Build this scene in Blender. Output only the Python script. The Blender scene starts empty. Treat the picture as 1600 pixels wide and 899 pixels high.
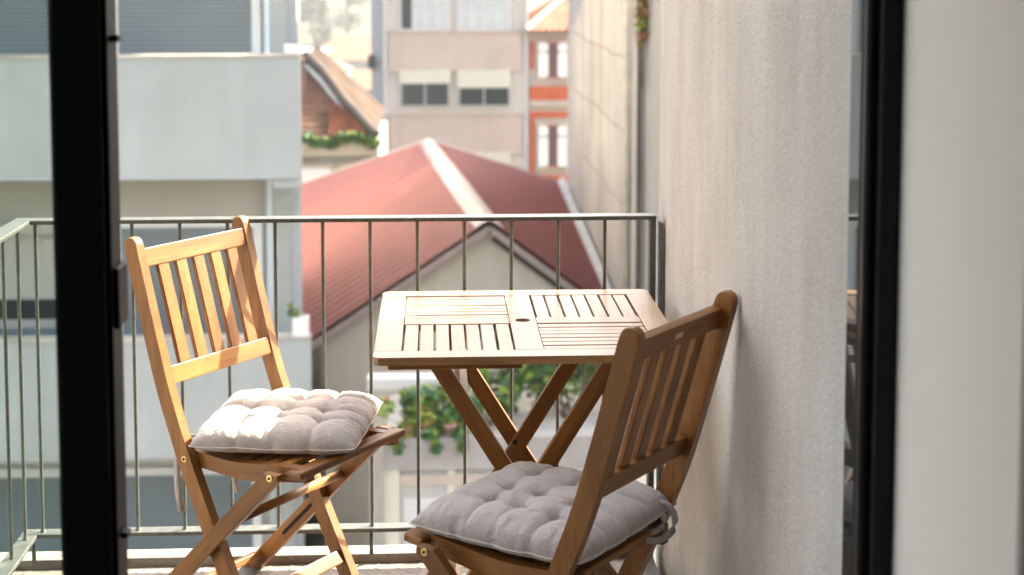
import bpy, bmesh, math, random
from mathutils import Vector, Matrix, noise
random.seed(7)
R = math.radians
SC = bpy.context.scene
COL = SC.collection

# ---------------------------------------------------------------- camera
cd = bpy.data.cameras.new('camera')
cam = bpy.data.objects.new('camera', cd); COL.objects.link(cam)
cam.location = (0.0, 0.0, 1.590)
cam.rotation_euler = (R(90 - 4.88), 0, R(-2.825))
cd.sensor_fit = 'HORIZONTAL'; cd.sensor_width = 24.0
cd.lens = 24.0 * 2418.8 / 1600.0
cd.shift_y = -(449.5 - 156.9) / 1600.0
cd.clip_start = 0.05; cd.clip_end = 6000
cd.dof.use_dof = True; cd.dof.focus_distance = 3.55; cd.dof.aperture_fstop = 2.6
SC.camera = cam

# ---------------------------------------------------------------- sky, sun, exposure
SUN_EL, SUN_AZ = 38.0, 56.0
w = bpy.data.worlds.new('World'); SC.world = w; w.use_nodes = True
nt = w.node_tree
bgn = nt.nodes['Background']
sk = nt.nodes.new('ShaderNodeTexSky'); sk.sky_type = 'NISHITA'; sk.sun_disc = False
sk.sun_elevation = R(SUN_EL); sk.sun_rotation = R(SUN_AZ)
sk.air_density = 1.0; sk.dust_density = 6.0; sk.ozone_density = 0.6
nt.links.new(sk.outputs[0], bgn.inputs[0]); bgn.inputs[1].default_value = 0.14
sl = bpy.data.lights.new('sun', 'SUN'); sl.energy = 5.0; sl.angle = R(0.53); sl.color = (1.0, 0.95, 0.87)
so = bpy.data.objects.new('sun', sl); COL.objects.link(so)
sd = Vector((math.sin(R(SUN_AZ)) * math.cos(R(SUN_EL)), math.cos(R(SUN_AZ)) * math.cos(R(SUN_EL)), math.sin(R(SUN_EL))))
so.rotation_euler = sd.to_track_quat('Z', 'Y').to_euler(); so.location = (30, 30, 40)
SC.view_settings.view_transform = 'Standard'; SC.view_settings.look = 'None'
SC.view_settings.gamma = 1.0; SC.view_settings.exposure = 2.66
SC.view_settings.use_white_balance = True; SC.view_settings.white_balance_temperature = 7350; SC.view_settings.white_balance_tint = 14
SC.view_settings.use_curve_mapping = False

# ---------------------------------------------------------------- materials
def newmat(name):
    m = bpy.data.materials.new(name); m.use_nodes = True
    t = m.node_tree; b = t.nodes['Principled BSDF']
    return m, t, b
def ramp(t, fac, stops):
    r = t.nodes.new('ShaderNodeValToRGB')
    while len(r.color_ramp.elements) < len(stops): r.color_ramp.elements.new(0.5)
    for e, (p, c) in zip(r.color_ramp.elements, stops):
        e.position = p; e.color = (*c, 1)
    t.links.new(fac, r.inputs[0]); return r.outputs[0]
def noise_tex(t, vec, scale, detail=6, rough=0.55, dist=0.0):
    n = t.nodes.new('ShaderNodeTexNoise'); n.inputs['Scale'].default_value = scale
    n.inputs['Detail'].default_value = detail; n.inputs['Roughness'].default_value = rough
    n.inputs['Distortion'].default_value = dist
    t.links.new(vec, n.inputs['Vector']); return n.outputs['Fac']
def mapping(t, vec, sc, loc=(0, 0, 0)):
    m = t.nodes.new('ShaderNodeMapping'); m.inputs['Scale'].default_value = sc; m.inputs['Location'].default_value = loc
    t.links.new(vec, m.inputs['Vector']); return m.outputs[0]
def bump(t, b, h, strength, dist):
    n = t.nodes.new('ShaderNodeBump'); n.inputs['Strength'].default_value = strength; n.inputs['Distance'].default_value = dist
    t.links.new(h, n.inputs['Height']); t.links.new(n.outputs[0], b.inputs['Normal']); return n
def mixc(t, fac, a, b, mode='MIX'):
    m = t.nodes.new('ShaderNodeMix'); m.data_type = 'RGBA'; m.blend_type = mode
    if isinstance(fac, (int, float)): m.inputs[0].default_value = fac
    else: t.links.new(fac, m.inputs[0])
    for s, v in ((m.inputs[6], a), (m.inputs[7], b)):
        if isinstance(v, tuple): s.default_value = (*v, 1)
        else: t.links.new(v, s)
    return m.outputs[2]
def objcoord(t):
    return t.nodes.new('ShaderNodeTexCoord').outputs['Object']

def plain(name, col, rough=0.6, metal=0.0, var=0.06, vscale=3.0, streak=None, bmp=None, spec=0.5):
    """painted or rendered surface with cloudy variation, optional vertical streaks and fine relief"""
    m, t, b = newmat(name); oc = objcoord(t)
    f = noise_tex(t, oc, vscale, 5, 0.6)
    lo = tuple(c * (1 - var * 2.2) for c in col); hi = tuple(min(1, c * (1 + var)) for c in col)
    c = ramp(t, f, [(0.3, lo), (0.7, hi)])
    if streak:
        s = noise_tex(t, mapping(t, oc, (streak[0], streak[0], streak[0] * 0.07)), 1.0, 4, 0.6)
        sr = ramp(t, s, [(0.42, (1, 1, 1)), (0.75, streak[1])])
        c = mixc(t, 1.0, c, sr, 'MULTIPLY')
    t.links.new(c, b.inputs['Base Color']); b.inputs['Roughness'].default_value = rough
    b.inputs['Metallic'].default_value = metal; b.inputs['Specular IOR Level'].default_value = spec
    if bmp:
        bump(t, b, noise_tex(t, oc, bmp[0], 4, 0.6), bmp[1], bmp[2])
    return m

def wood(name, dark, mid, light, rough=0.42, coat=0.0):
    """grain runs along each piece's own X axis"""
    m, t, b = newmat(name); oc = objcoord(t)
    inf = t.nodes.new('ShaderNodeObjectInfo')
    off = t.nodes.new('ShaderNodeVectorMath'); off.operation = 'MULTIPLY_ADD'
    cmb = t.nodes.new('ShaderNodeCombineXYZ')
    for i in range(3): t.links.new(inf.outputs['Random'], cmb.inputs[i])
    t.links.new(cmb.outputs[0], off.inputs[0]); off.inputs[1].default_value = (37, 61, 23); t.links.new(oc, off.inputs[2])
    v = off.outputs[0]
    n1 = noise_tex(t, mapping(t, v, (2.2, 26, 26)), 1.0, 5, 0.55, 0.6)
    n2 = noise_tex(t, mapping(t, v, (14, 320, 320)), 1.0, 3, 0.6)
    n3 = noise_tex(t, mapping(t, v, (3.5, 7, 7)), 1.0, 3, 0.5, 0.4)
    c = ramp(t, n1, [(0.22, dark), (0.48, mid), (0.75, light)])
    c = mixc(t, 1.0, c, ramp(t, n2, [(0.3, (0.72, 0.66, 0.6)), (0.55, (1, 1, 1))]), 'MULTIPLY')
    c = mixc(t, 1.0, c, ramp(t, n3, [(0.25, (0.80, 0.74, 0.70)), (0.65, (1.08, 1.06, 1.04))]), 'MULTIPLY')
    n4 = noise_tex(t, mapping(t, v, (9, 30, 30)), 1.0, 6, 0.7, 1.0)
    wf = t.nodes.new('ShaderNodeMapRange'); t.links.new(n4, wf.inputs[0]); wf.inputs[1].default_value = 0.56; wf.inputs[2].default_value = 0.74; wf.inputs[4].default_value = 0.22
    c = mixc(t, wf.outputs[0], c, tuple(0.55*m_ + 0.45*sum(light)/3 for m_ in light))
    n5 = t.nodes.new('ShaderNodeTexVoronoi'); n5.inputs['Scale'].default_value = 1.0; t.links.new(mapping(t, v, (6, 22, 22)), n5.inputs['Vector'])
    kf = t.nodes.new('ShaderNodeMapRange'); t.links.new(n5.outputs['Distance'], kf.inputs[0]); kf.inputs[1].default_value = 0.0; kf.inputs[2].default_value = 0.10; kf.inputs[3].default_value = 0.6; kf.inputs[4].default_value = 0.0
    c = mixc(t, kf.outputs[0], c, tuple(m_*0.5 for m_ in dark))
    mr = t.nodes.new('ShaderNodeMapRange'); t.links.new(inf.outputs['Random'], mr.inputs[0])
    mr.inputs[3].default_value = 0.84; mr.inputs[4].default_value = 1.14
    hs = t.nodes.new('ShaderNodeHueSaturation'); t.links.new(mr.outputs[0], hs.inputs['Value']); t.links.new(c, hs.inputs['Color'])
    t.links.new(hs.outputs[0], b.inputs['Base Color'])
    b.inputs['Roughness'].default_value = rough; b.inputs['Coat Weight'].default_value = coat; b.inputs['Coat Roughness'].default_value = 0.3
    bump(t, b, n2, 0.25, 0.0006)
    return m

M = {}
M['chair_wood'] = wood('acacia_wood', (0.15, 0.055, 0.010), (0.255, 0.106, 0.021), (0.345, 0.162, 0.038), 0.42, 0.06)
M['table_wood'] = wood('weathered_acacia_wood', (0.30, 0.175, 0.080), (0.39, 0.235, 0.110), (0.47, 0.305, 0.165), 0.36, 0.4)
M['brass'] = plain('brass', (0.72, 0.55, 0.25), 0.3, 1.0, 0.03)
M['steel_dark'] = plain('bolt_socket', (0.012, 0.009, 0.007), 0.9, 0.0, 0.03)
M['rail'] = plain('painted_rail_metal', (0.066, 0.078, 0.066), 0.42, 0.0, 0.22, 45, None, (250, 0.15, 0.0005), 0.8)
M['frame_black'] = plain('black_frame_coating', (0.004, 0.005, 0.005), 0.5, 0.0, 0.10, 30, None, (400, 0.1, 0.0003), 0.22)
M['gasket'] = plain('dark_gasket', (0.022, 0.026, 0.024), 0.3, 0.0, 0.05, 5)

def plaster_near():
    m, t, b = newmat('textured_plaster'); oc = objcoord(t)
    f = noise_tex(t, mapping(t, oc, (1, 1, 0.55)), 4.5, 7, 0.68)
    c = ramp(t, f, [(0.3, (0.58, 0.53, 0.465)), (0.52, (0.655, 0.61, 0.545)), (0.75, (0.71, 0.67, 0.61))])
    g = noise_tex(t, oc, 135, 4, 0.75)
    c = mixc(t, 1.0, c, ramp(t, g, [(0.36, (0.84, 0.83, 0.81)), (0.62, (1.08, 1.08, 1.08))]), 'MULTIPLY')
    s = noise_tex(t, mapping(t, oc, (16, 16, 0.8)), 1.0, 4, 0.6)
    c = mixc(t, 1.0, c, ramp(t, s, [(0.35, (0.965, 0.955, 0.94)), (0.62, (1.01, 1.01, 1.01))]), 'MULTIPLY')
    sc_ = noise_tex(t, mapping(t, oc, (1, 1.6, 1)), 7, 8, 0.75, 0.8)
    c = mixc(t, 1.0, c, ramp(t, sc_, [(0.60, (1, 1, 1)), (0.72, (0.90, 0.88, 0.85))]), 'MULTIPLY')
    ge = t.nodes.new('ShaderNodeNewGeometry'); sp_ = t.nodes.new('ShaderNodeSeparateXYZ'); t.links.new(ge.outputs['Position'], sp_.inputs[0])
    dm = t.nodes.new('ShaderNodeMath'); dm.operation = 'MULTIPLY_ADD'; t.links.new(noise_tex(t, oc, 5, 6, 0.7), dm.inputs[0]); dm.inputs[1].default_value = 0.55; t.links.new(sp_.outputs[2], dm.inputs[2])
    c = mixc(t, 1.0, c, ramp(t, dm.outputs[0], [(0.26, (0.78, 0.76, 0.70)), (0.42, (1, 1, 1))]), 'MULTIPLY')  # dirt tone rising from the floor, also painting in the wall's low shadow
    t.links.new(c, b.inputs['Base Color']); b.inputs['Roughness'].default_value = 0.92; b.inputs['Specular IOR Level'].default_value = 0.2
    g2 = noise_tex(t, oc, 100, 5, 0.75)
    bump(t, b, g2, 0.8, 0.006)
    return m
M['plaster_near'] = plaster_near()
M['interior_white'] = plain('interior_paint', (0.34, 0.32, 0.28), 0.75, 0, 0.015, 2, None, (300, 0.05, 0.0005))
M['reveal_paint'] = plain('reveal_paint', (0.86, 0.79, 0.68), 0.75, 0, 0.015, 2, None, (300, 0.05, 0.0005))
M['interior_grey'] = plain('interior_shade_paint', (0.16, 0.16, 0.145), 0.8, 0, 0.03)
M['interior_floor'] = plain('interior_boards', (0.22, 0.15, 0.10), 0.5, 0, 0.1)
M['facade_plaster'] = plain('facade_plaster', (0.55, 0.52, 0.48), 0.9, 0, 0.04, 2, None, (90, 0.3, 0.003))

def cloth():
    m, t, b = newmat('grey_cotton'); oc = objcoord(t)
    f = noise_tex(t, oc, 9, 4, 0.6)
    c = ramp(t, f, [(0.3, (0.43, 0.40, 0.38)), (0.7, (0.49, 0.46, 0.44))])
    wv = t.nodes.new('ShaderNodeTexWave'); wv.inputs['Scale'].default_value = 420; wv.inputs['Distortion'].default_value = 1.5
    wv.bands_direction = 'X'; t.links.new(oc, wv.inputs['Vector'])
    wv2 = t.nodes.new('ShaderNodeTexWave'); wv2.inputs['Scale'].default_value = 420; wv2.inputs['Distortion'].default_value = 1.5
    wv2.bands_direction = 'Y'; t.links.new(oc, wv2.inputs['Vector'])
    ad = t.nodes.new('ShaderNodeMath'); ad.operation = 'ADD'; t.links.new(wv.outputs['Fac'], ad.inputs[0]); t.links.new(wv2.outputs['Fac'], ad.inputs[1])
    c = mixc(t, 1.0, c, ramp(t, noise_tex(t, oc, 600, 2, 0.7), [(0.3, (0.86, 0.86, 0.86)), (0.7, (1.06, 1.06, 1.06))]), 'MULTIPLY')
    t.links.new(c, b.inputs['Base Color']); b.inputs['Roughness'].default_value = 0.95
    b.inputs['Sheen Weight'].default_value = 0.25; b.inputs['Sheen Roughness'].default_value = 0.5; b.inputs['Specular IOR Level'].default_value = 0.15
    n1 = bump(t, b, ad.outputs[0], 0.25, 0.0004)
    n2 = t.nodes.new('ShaderNodeBump'); n2.inputs['Strength'].default_value = 0.8; n2.inputs['Distance'].default_value = 0.006
    t.links.new(noise_tex(t, oc, 38, 5, 0.6, 1.2), n2.inputs['Height']); t.links.new(n2.outputs[0], n1.inputs['Normal'])
    return m
M['cloth'] = cloth()
M['cloth_tie'] = plain('tie_cotton', (0.50, 0.48, 0.46), 0.95, 0, 0.03, 30)

M['plate'] = plain('galvanised_plate', (0.21, 0.20, 0.18), 0.6, 0.0, 0.16, 9, None, (300, 0.1, 0.0005))
M['moss'] = plain('moss', (0.10, 0.11, 0.03), 0.9, 0, 0.2, 60)

def glass(name, tint, rough=0.0):
    m, t, b = newmat(name)
    b.inputs['Base Color'].default_value = (*tint, 1); b.inputs['Roughness'].default_value = rough
    b.inputs['Transmission Weight'].default_value = 1.0; b.inputs['IOR'].default_value = 1.45
    return m
M['door_glass'] = glass('door_glass', (0.82, 0.91, 0.86))
M['dark_glass'] = plain('dark_window_glass', (0.035, 0.045, 0.045), 0.06, 0, 0.05)
M['leaf_glass'] = plain('open_leaf_glass', (0.03, 0.04, 0.04), 0.03, 0, 0.02)
# far buildings
M['blue_plaster'] = plain('pale_blue_plaster', (0.42, 0.455, 0.43), 0.85, 0, 0.05, 0.9, (3.5, (0.92, 0.915, 0.90)), (40, 0.2, 0.004))
M['recess_plaster'] = plain('beige_recess_plaster', (0.46, 0.46, 0.415), 0.85, 0, 0.03, 1.2)
M['recess_light'] = plain('light_reveal', (0.74, 0.78, 0.76), 0.8, 0, 0.03, 1.2)
M['coping'] = plain('stained_coping', (0.52, 0.49, 0.42), 0.9, 0, 0.15, 4)
M['shutter_blue'] = plain('blue_grey_shutter', (0.155, 0.21, 0.228), 0.5, 0, 0.05, 2)
M['pipe'] = plain('pale_blue_pipe', (0.62, 0.72, 0.74), 0.5, 0, 0.03, 3)
M['white_box'] = plain('white_plastic', (0.80, 0.80, 0.76), 0.5, 0, 0.03, 3)
M['gable_plaster'] = plain('gable_plaster', (0.72, 0.69, 0.60), 0.9, 0, 0.06, 0.8, (2.5, (0.86, 0.84, 0.80)), (30, 0.2, 0.005))
M['old_wall'] = plain('stained_party_wall', (0.37, 0.36, 0.345), 0.9, 0, 0.12, 0.7, (1.6, (0.76, 0.71, 0.66)), (20, 0.2, 0.01))
M['red_metal_shade'] = plain('shaded_red_metal', (0.165, 0.040, 0.038), 0.6, 0.0, 0.05, 3.5, (2.0, (0.88, 0.86, 0.86)), (8, 0.1, 0.01))  # right slope: darker copy of the roof red, shade put into the colour
M['red_metal_lit'] = plain('lit_red_metal', (0.25, 0.098, 0.088), 0.6, 0.0, 0.05, 3.5)  # left slope: paler copy of the same red, skylight put into the colour
M['ridge'] = plain('pale_ridge_metal', (0.40, 0.33, 0.31), 0.6, 0, 0.1, 1.5)
M['crack'] = plain('dark_crack', (0.20, 0.16, 0.13), 0.9, 0, 0.2, 3)
M['flash'] = plain('grey_flashing', (0.30, 0.315, 0.31), 0.7, 0, 0.12, 2)
M['pink_panel'] = plain('pink_panel', (0.49, 0.395, 0.335), 0.85, 0, 0.05, 0.6, (1.2, (0.90, 0.87, 0.85)))
M['cream_wall'] = plain('cream_wall', (0.53, 0.485, 0.425), 0.85, 0, 0.05, 0.6, (1.2, (0.9, 0.88, 0.86)))
M['cream_box'] = plain('cream_shutter_box', (0.58, 0.54, 0.45), 0.7, 0, 0.03, 1)
M['grey_strip'] = plain('grey_side_wall', (0.42, 0.45, 0.46), 0.85, 0, 0.06, 0.7)
M['window_white'] = plain('white_window_frame', (0.58, 0.58, 0.56), 0.6, 0, 0.03, 1)
M['window_grey'] = plain('grey_window_frame', (0.42, 0.42, 0.40), 0.6, 0, 0.03, 1)
M['curtain'] = plain('net_curtain', (0.46, 0.48, 0.46), 0.9, 0, 0.08, 1.5)
M['orange_tile'] = plain('orange_facade_tile', (0.50, 0.095, 0.03), 0.5, 0, 0.10, 2)
M['red_frame'] = plain('red_window_frame', (0.32, 0.06, 0.05), 0.5, 0, 0.08, 2)
M['stone_trim'] = plain('pale_stone_trim', (0.48, 0.41, 0.34), 0.85, 0, 0.06, 1)
M['roof_tile'] = plain('clay_roof_tile', (0.22, 0.095, 0.050), 0.85, 0, 0.18, 1.5)
M['old_tile'] = plain('weathered_dark_tile', (0.22, 0.12, 0.080), 0.9, 0, 0.35, 1.2)
M['shadow_tile'] = plain('shadow_dark_tile', (0.075, 0.050, 0.034), 0.95, 0, 0.35, 1.2)  # darker copy of the old tile, painting shade onto the sunlit side slope
M['red_patch_tile'] = plain('newer_red_tile', (0.30, 0.095, 0.045), 0.9, 0, 0.25, 1.5)
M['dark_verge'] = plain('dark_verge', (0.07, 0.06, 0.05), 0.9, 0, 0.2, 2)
M['city_white'] = plain('white_render', (0.36, 0.345, 0.33), 0.85, 0, 0.04, 0.3)
M['city_cream'] = plain('cream_render', (0.28, 0.225, 0.18), 0.85, 0, 0.05, 0.3)
M['city_grey'] = plain('grey_render', (0.50, 0.50, 0.49), 0.85, 0, 0.05, 0.3)
M['asphalt'] = plain('asphalt', (0.05, 0.05, 0.05), 0.9, 0, 0.15, 0.8)
M['piping'] = plain('piping_cotton', (0.66, 0.63, 0.61), 0.9, 0, 0.03, 30)
M['earth'] = plain('dry_grass_ground', (0.032, 0.052, 0.018), 0.95, 0, 0.25, 0.05)
M['terracotta'] = plain('terracotta', (0.40, 0.24, 0.19), 0.85, 0, 0.08, 8)
M['shutter_white'] = plain('pale_roller_shutter', (0.58, 0.60, 0.58), 0.6, 0, 0.04, 2)
def leafmat(name, a, b_, c_):
    m, t, b = newmat(name); oc = objcoord(t)
    f = noise_tex(t, oc, 7, 4, 0.6)
    t.links.new(ramp(t, f, [(0.3, a), (0.5, b_), (0.72, c_)]), b.inputs['Base Color'])
    b.inputs['Roughness'].default_value = 0.55
    b.inputs['Subsurface Weight'].default_value = 0.0
    return m
M['leaf'] = leafmat('vine_leaf', (0.04, 0.12, 0.02), (0.15, 0.27, 0.03), (0.46, 0.40, 0.06))
M['leaf_dark'] = leafmat('dark_leaf', (0.02, 0.085, 0.03), (0.04, 0.15, 0.05), (0.08, 0.20, 0.05))
M['leaf_red'] = leafmat('reddish_leaf', (0.22, 0.10, 0.03), (0.35, 0.13, 0.05), (0.40, 0.25, 0.08))
M['leaf_far'] = leafmat('far_tree_leaf', (0.012, 0.034, 0.014), (0.026, 0.056, 0.018), (0.055, 0.082, 0.024))
M['bark'] = plain('bark', (0.12, 0.085, 0.06), 0.9, 0, 0.2, 10)

# ---------------------------------------------------------------- helpers
def tag(o, label=None, cat=None, group=None, kind=None):
    if label: o['label'] = label
    if cat: o['category'] = cat
    if group: o['group'] = group
    if kind: o['kind'] = kind
    return o
def root(name, loc, label, cat, group=None, rotz=0.0):
    o = bpy.data.objects.new(name, None); COL.objects.link(o); o.location = loc; o.rotation_euler = (0, 0, rotz)
    o.empty_display_size = 0.1
    return tag(o, label, cat, group)
def link(name, me, mat, parent=None, mtx=None, smooth=False):
    if mat is not None and len(me.materials) == 0: me.materials.append(mat)
    if smooth:
        for p in me.polygons: p.use_smooth = True
    o = bpy.data.objects.new(name, me); COL.objects.link(o)
    if parent is not None: o.parent = parent
    if mtx is not None: o.matrix_local = mtx
    return o
def mesh_of(bm, name='mesh'):
    bmesh.ops.recalc_face_normals(bm, faces=bm.faces)
    me = bpy.data.meshes.new(name); bm.to_mesh(me); bm.free(); return me
def bm_box(bm, x0, x1, y0, y1, z0, z1, bev=0.0, seg=2):
    vs = [bm.verts.new(p) for p in ((x0,y0,z0),(x1,y0,z0),(x1,y1,z0),(x0,y1,z0),(x0,y0,z1),(x1,y0,z1),(x1,y1,z1),(x0,y1,z1))]
    fs = [bm.faces.new([vs[i] for i in f]) for f in ((0,3,2,1),(4,5,6,7),(0,1,5,4),(1,2,6,5),(2,3,7,6),(3,0,4,7))]
    if bev > 0:
        es = list({e for f in fs for e in f.edges})
        bmesh.ops.bevel(bm, geom=es, offset=bev, segments=seg, profile=0.6, affect='EDGES', clamp_overlap=True)
    return vs
_cache = {}
def box_mesh(l, wd, t, bev=0.0, seg=2):
    k = (round(l, 4), round(wd, 4), round(t, 4), bev, seg)
    if k not in _cache:
        bm = bmesh.new(); bm_box(bm, -l/2, l/2, -wd/2, wd/2, -t/2, t/2, bev, seg); _cache[k] = mesh_of(bm)
    return _cache[k]
_mcache = {}
def box(name, mat, parent, x0, x1, y0, y1, z0, z1, bev=0.0, seg=1):
    """axis-aligned box, one object, its long side along its own X when that is horizontal"""
    c = Vector(((x0+x1)/2, (y0+y1)/2, (z0+z1)/2))
    return bar_m(name, mat, parent, Matrix.Translation(c), x1-x0, y1-y0, z1-z0, bev, seg)
def bar_m(name, mat, parent, mtx, l, wd, t, bev=0.0, seg=1):
    k = (round(l, 4), round(wd, 4), round(t, 4), bev, seg, mat.name)
    if k not in _mcache:
        me = box_mesh(l, wd, t, bev, seg).copy(); me.materials.append(mat); _mcache[k] = me
    o = bpy.data.objects.new(name, _mcache[k]); COL.objects.link(o)
    if parent is not None: o.parent = parent
    o.matrix_local = mtx
    return o
def frame_mtx(p0, p1, up):
    """X along p0-p1, Z as close to up as it can be"""
    p0, p1, up = Vector(p0), Vector(p1), Vector(up)
    x = (p1 - p0).normalized(); z = (up - x * up.dot(x)).normalized(); y = z.cross(x)
    m = Matrix((x, y, z)).transposed().to_4x4(); m.translation = (p0 + p1) / 2
    return m
def bar(name, mat, parent, p0, p1, up, wd, t, bev=0.002, seg=2, ext=0.0):
    l = (Vector(p1) - Vector(p0)).length + 2 * ext
    return bar_m(name, mat, parent, frame_mtx(p0, p1, up), l, wd, t, bev, seg)
def cyl_bm(bm, p0, p1, r0, r1=None, n=12, caps=True):
    r1 = r0 if r1 is None else r1
    p0, p1 = Vector(p0), Vector(p1); d = (p1 - p0).normalized()
    a = d.orthogonal().normalized(); b = d.cross(a)
    A = [bm.verts.new(p0 + (a*math.cos(2*math.pi*i/n) + b*math.sin(2*math.pi*i/n))*r0) for i in range(n)]
    B = [bm.verts.new(p1 + (a*math.cos(2*math.pi*i/n) + b*math.sin(2*math.pi*i/n))*r1) for i in range(n)]
    for i in range(n): bm.faces.new((A[i], A[(i+1)%n], B[(i+1)%n], B[i]))
    if caps: bm.faces.new(A[::-1]); bm.faces.new(B)
def rod(name, mat, parent, p0, p1, r, n=12):
    m = frame_mtx(p0, p1, (0.01, 0.02, 1) if abs((Vector(p1)-Vector(p0)).normalized().z) < 0.9 else (1, 0.01, 0))
    l = (Vector(p1) - Vector(p0)).length
    bm = bmesh.new(); cyl_bm(bm, (-l/2, 0, 0), (l/2, 0, 0), r, r, n)
    me = mesh_of(bm)
    for p in me.polygons: p.use_smooth = len(p.vertices) == 4
    return link(name, me, mat, parent, m)
def tube_mesh(pts, r, n=8):
    bm = bmesh.new(); rings = []; a = None
    for i, p in enumerate(pts):
        p = Vector(p); d = (Vector(pts[min(i+1, len(pts)-1)]) - Vector(pts[max(i-1, 0)])).normalized()
        if a is None: a = d.orthogonal().normalized()
        a = (a - d * a.dot(d)).normalized(); b = d.cross(a)
        rings.append([bm.verts.new(p + (a*math.cos(2*math.pi*k/n) + b*math.sin(2*math.pi*k/n))*r) for k in range(n)])
    for A, B in zip(rings, rings[1:]):
        for k in range(n): bm.faces.new((A[k], A[(k+1)%n], B[(k+1)%n], B[k]))
    bm.faces.new(rings[0][::-1]); bm.faces.new(rings[-1])
    return mesh_of(bm)
def prism_mesh(poly, z0, z1, bev=0.0, seg=2, holes=None):
    """2D outline in XY extruded along Z"""
    bm = bmesh.new()
    A = [bm.verts.new((x, y, z0)) for x, y in poly]; B = [bm.verts.new((x, y, z1)) for x, y in poly]
    n = len(poly)
    fa = bm.faces.new(A[::-1]); fb = bm.faces.new(B)
    for i in range(n): bm.faces.new((A[i], A[(i+1)%n], B[(i+1)%n], B[i]))
    if bev > 0:
        es = list(fa.edges) + list(fb.edges)
        bmesh.ops.bevel(bm, geom=es, offset=bev, segments=seg, profile=0.6, affect='EDGES', clamp_overlap=True)
    return mesh_of(bm)
def kids(o): return [c for c in bpy.data.objects if c.parent == o]
_kidmap = None
def copy_tree(o, parent=None):
    c = o.copy(); COL.objects.link(c)
    if parent is not None:
        c.parent = parent
    for ch in kids(o): copy_tree(ch, c)
    return c
def fbox(bm, x0, x1, y0, y1, z0, z1): bm_box(bm, x0, x1, y0, y1, z0, z1)

# ================================================================ OWN BUILDING
WX = 0.613
own = root('apartment_building', (0, 2.25, -9.0), 'own apartment building with rough cream plaster wall closing the right side of the balcony', 'building')
def ob(name, mat, x0, x1, y0, y1, z0, z1, bev=0.0, **k): return box(name, mat, own, x0, x1, y0-2.25, y1-2.25, z0+9, z1+9, bev)
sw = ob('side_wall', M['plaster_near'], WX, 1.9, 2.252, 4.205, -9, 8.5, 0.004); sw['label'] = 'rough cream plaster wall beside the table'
ob('facade_wall', M['facade_plaster'], -6.0, -1.32, 2.07, 2.25, -9, 8.5)
ob('facade_wall', M['facade_plaster'], -1.318, 1.9, 2.07, 2.25, 2.36, 8.5)
ob('facade_wall', M['facade_plaster'], -1.318, 1.9, 2.07, 2.25, -9, -0.06)
ob('door_reveal', M['reveal_paint'], 0.632, 1.9, 1.612, 2.25, -0.058, 2.358, 0.004)
rw = ob('interior_wall', M['interior_grey'], 0.636, 2.75, 1.50, 1.6115, 0.002, 2.598); rw['label'] = 'dim room wall facing the room'
ob('interior_wall', M['interior_white'], -2.9, -1.322, 1.95, 2.068, 0.002, 2.598)
ob('interior_wall', M['interior_grey'], -1.32, 0.63, 1.95, 2.068, 2.362, 2.598)
ob('interior_wall', M['interior_grey'], -3.0, -2.9, -2.4, -0.8, 0.002, 2.598)
ob('interior_wall', M['interior_grey'], -3.0, -2.9, -0.799, 1.9495, 0.002, 0.35)  # wall left open above this sill, an added opening to light the reveal
ob('interior_wall', M['interior_grey'], -3.0, -2.9, -0.799, 1.9495, 2.45, 2.598)
ob('interior_wall', M['interior_grey'], 2.75, 2.85, -2.4, 1.72, 0.002, 2.598)
ob('interior_wall', M['interior_grey'], -3.0, 2.85, -2.5, -2.4, 0.002, 2.598)
ob('ceiling', M['interior_white'], -3.0, 2.85, -2.5, 2.068, 2.6, 2.75)
fl = ob('room_floor', M['interior_floor'], -3.0, 2.85, -2.5, 2.068, -0.2, 0.0)
ob('room_floor', M['interior_floor'], -1.31, 0.65, 2.0685, 2.249, -0.055, -0.004)

# door frame at the right and its opened leaf
dfr = root('door_frame', (0.62, 2.1, 0.0), 'black metal door frame upright between the cream plaster wall and the pale reveal', 'door frame')
def db(name, mat, x0, x1, y0, y1, z0, z1, bev=0.0015): return box(name, mat, dfr, x0-0.62, x1-0.62, y0-2.1, y1-2.1, z0, z1, bev)
db('jamb', M['frame_black'], 0.6035, 0.6310, 2.062, 2.125, 0.0, 2.355)
db('stop_profile', M['frame_black'], 0.5915, 0.6030, 2.085, 2.128, 0.0, 2.355)
db('gasket', M['gasket'], 0.5895, 0.5913, 2.092, 2.10, 0.0, 2.355, 0.0)
db('head_profile', M['frame_black'], -1.31, 0.594, 2.062, 2.125, 2.30, 2.355)
pane = link('glass_pane', box_mesh(0.085, 0.006, 2.2).copy(), M['leaf_glass'], dfr)
pane.location = (-0.0175, 0.0715, 1.14); pane.rotation_euler = (0, 0, R(87.2))
pane['label'] = 'narrow strip of glass mirroring the railing'

# closed glass leaf at the left
gd = root('glass_door', (-0.88, 2.12, 0.0), 'glass door leaf with thick black upright crossing the left of the view', 'door')
def gb(name, mat, x0, x1, y0, y1, z0, z1, bev=0.0015): return box(name, mat, gd, x0+0.88, x1+0.88, y0-2.12, y1-2.12, z0, z1, bev)
gb('stile', M['frame_black'], -0.5125, -0.4475, 2.09, 2.135, 0.01, 2.29)
gb('stile', M['frame_black'], -1.305, -1.24, 2.09, 2.135, 0.01, 2.29)
gb('rail', M['frame_black'], -1.2395, -0.513, 2.09, 2.135, 0.01, 0.09)
gb('rail', M['frame_black'], -1.2395, -0.513, 2.09, 2.135, 2.21, 2.29)
gb('glass', M['door_glass'], -1.2390, -0.5135, 2.110, 2.118, 0.0905, 2.2095, 0.0)
gb('gasket', M['gasket'], -0.5165, -0.5130, 2.095, 2.1085, 0.091, 2.209, 0.0)
gb('edge_profile', M['frame_black'], -0.4470, -0.4405, 2.10, 2.165, 0.01, 2.29)
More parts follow.
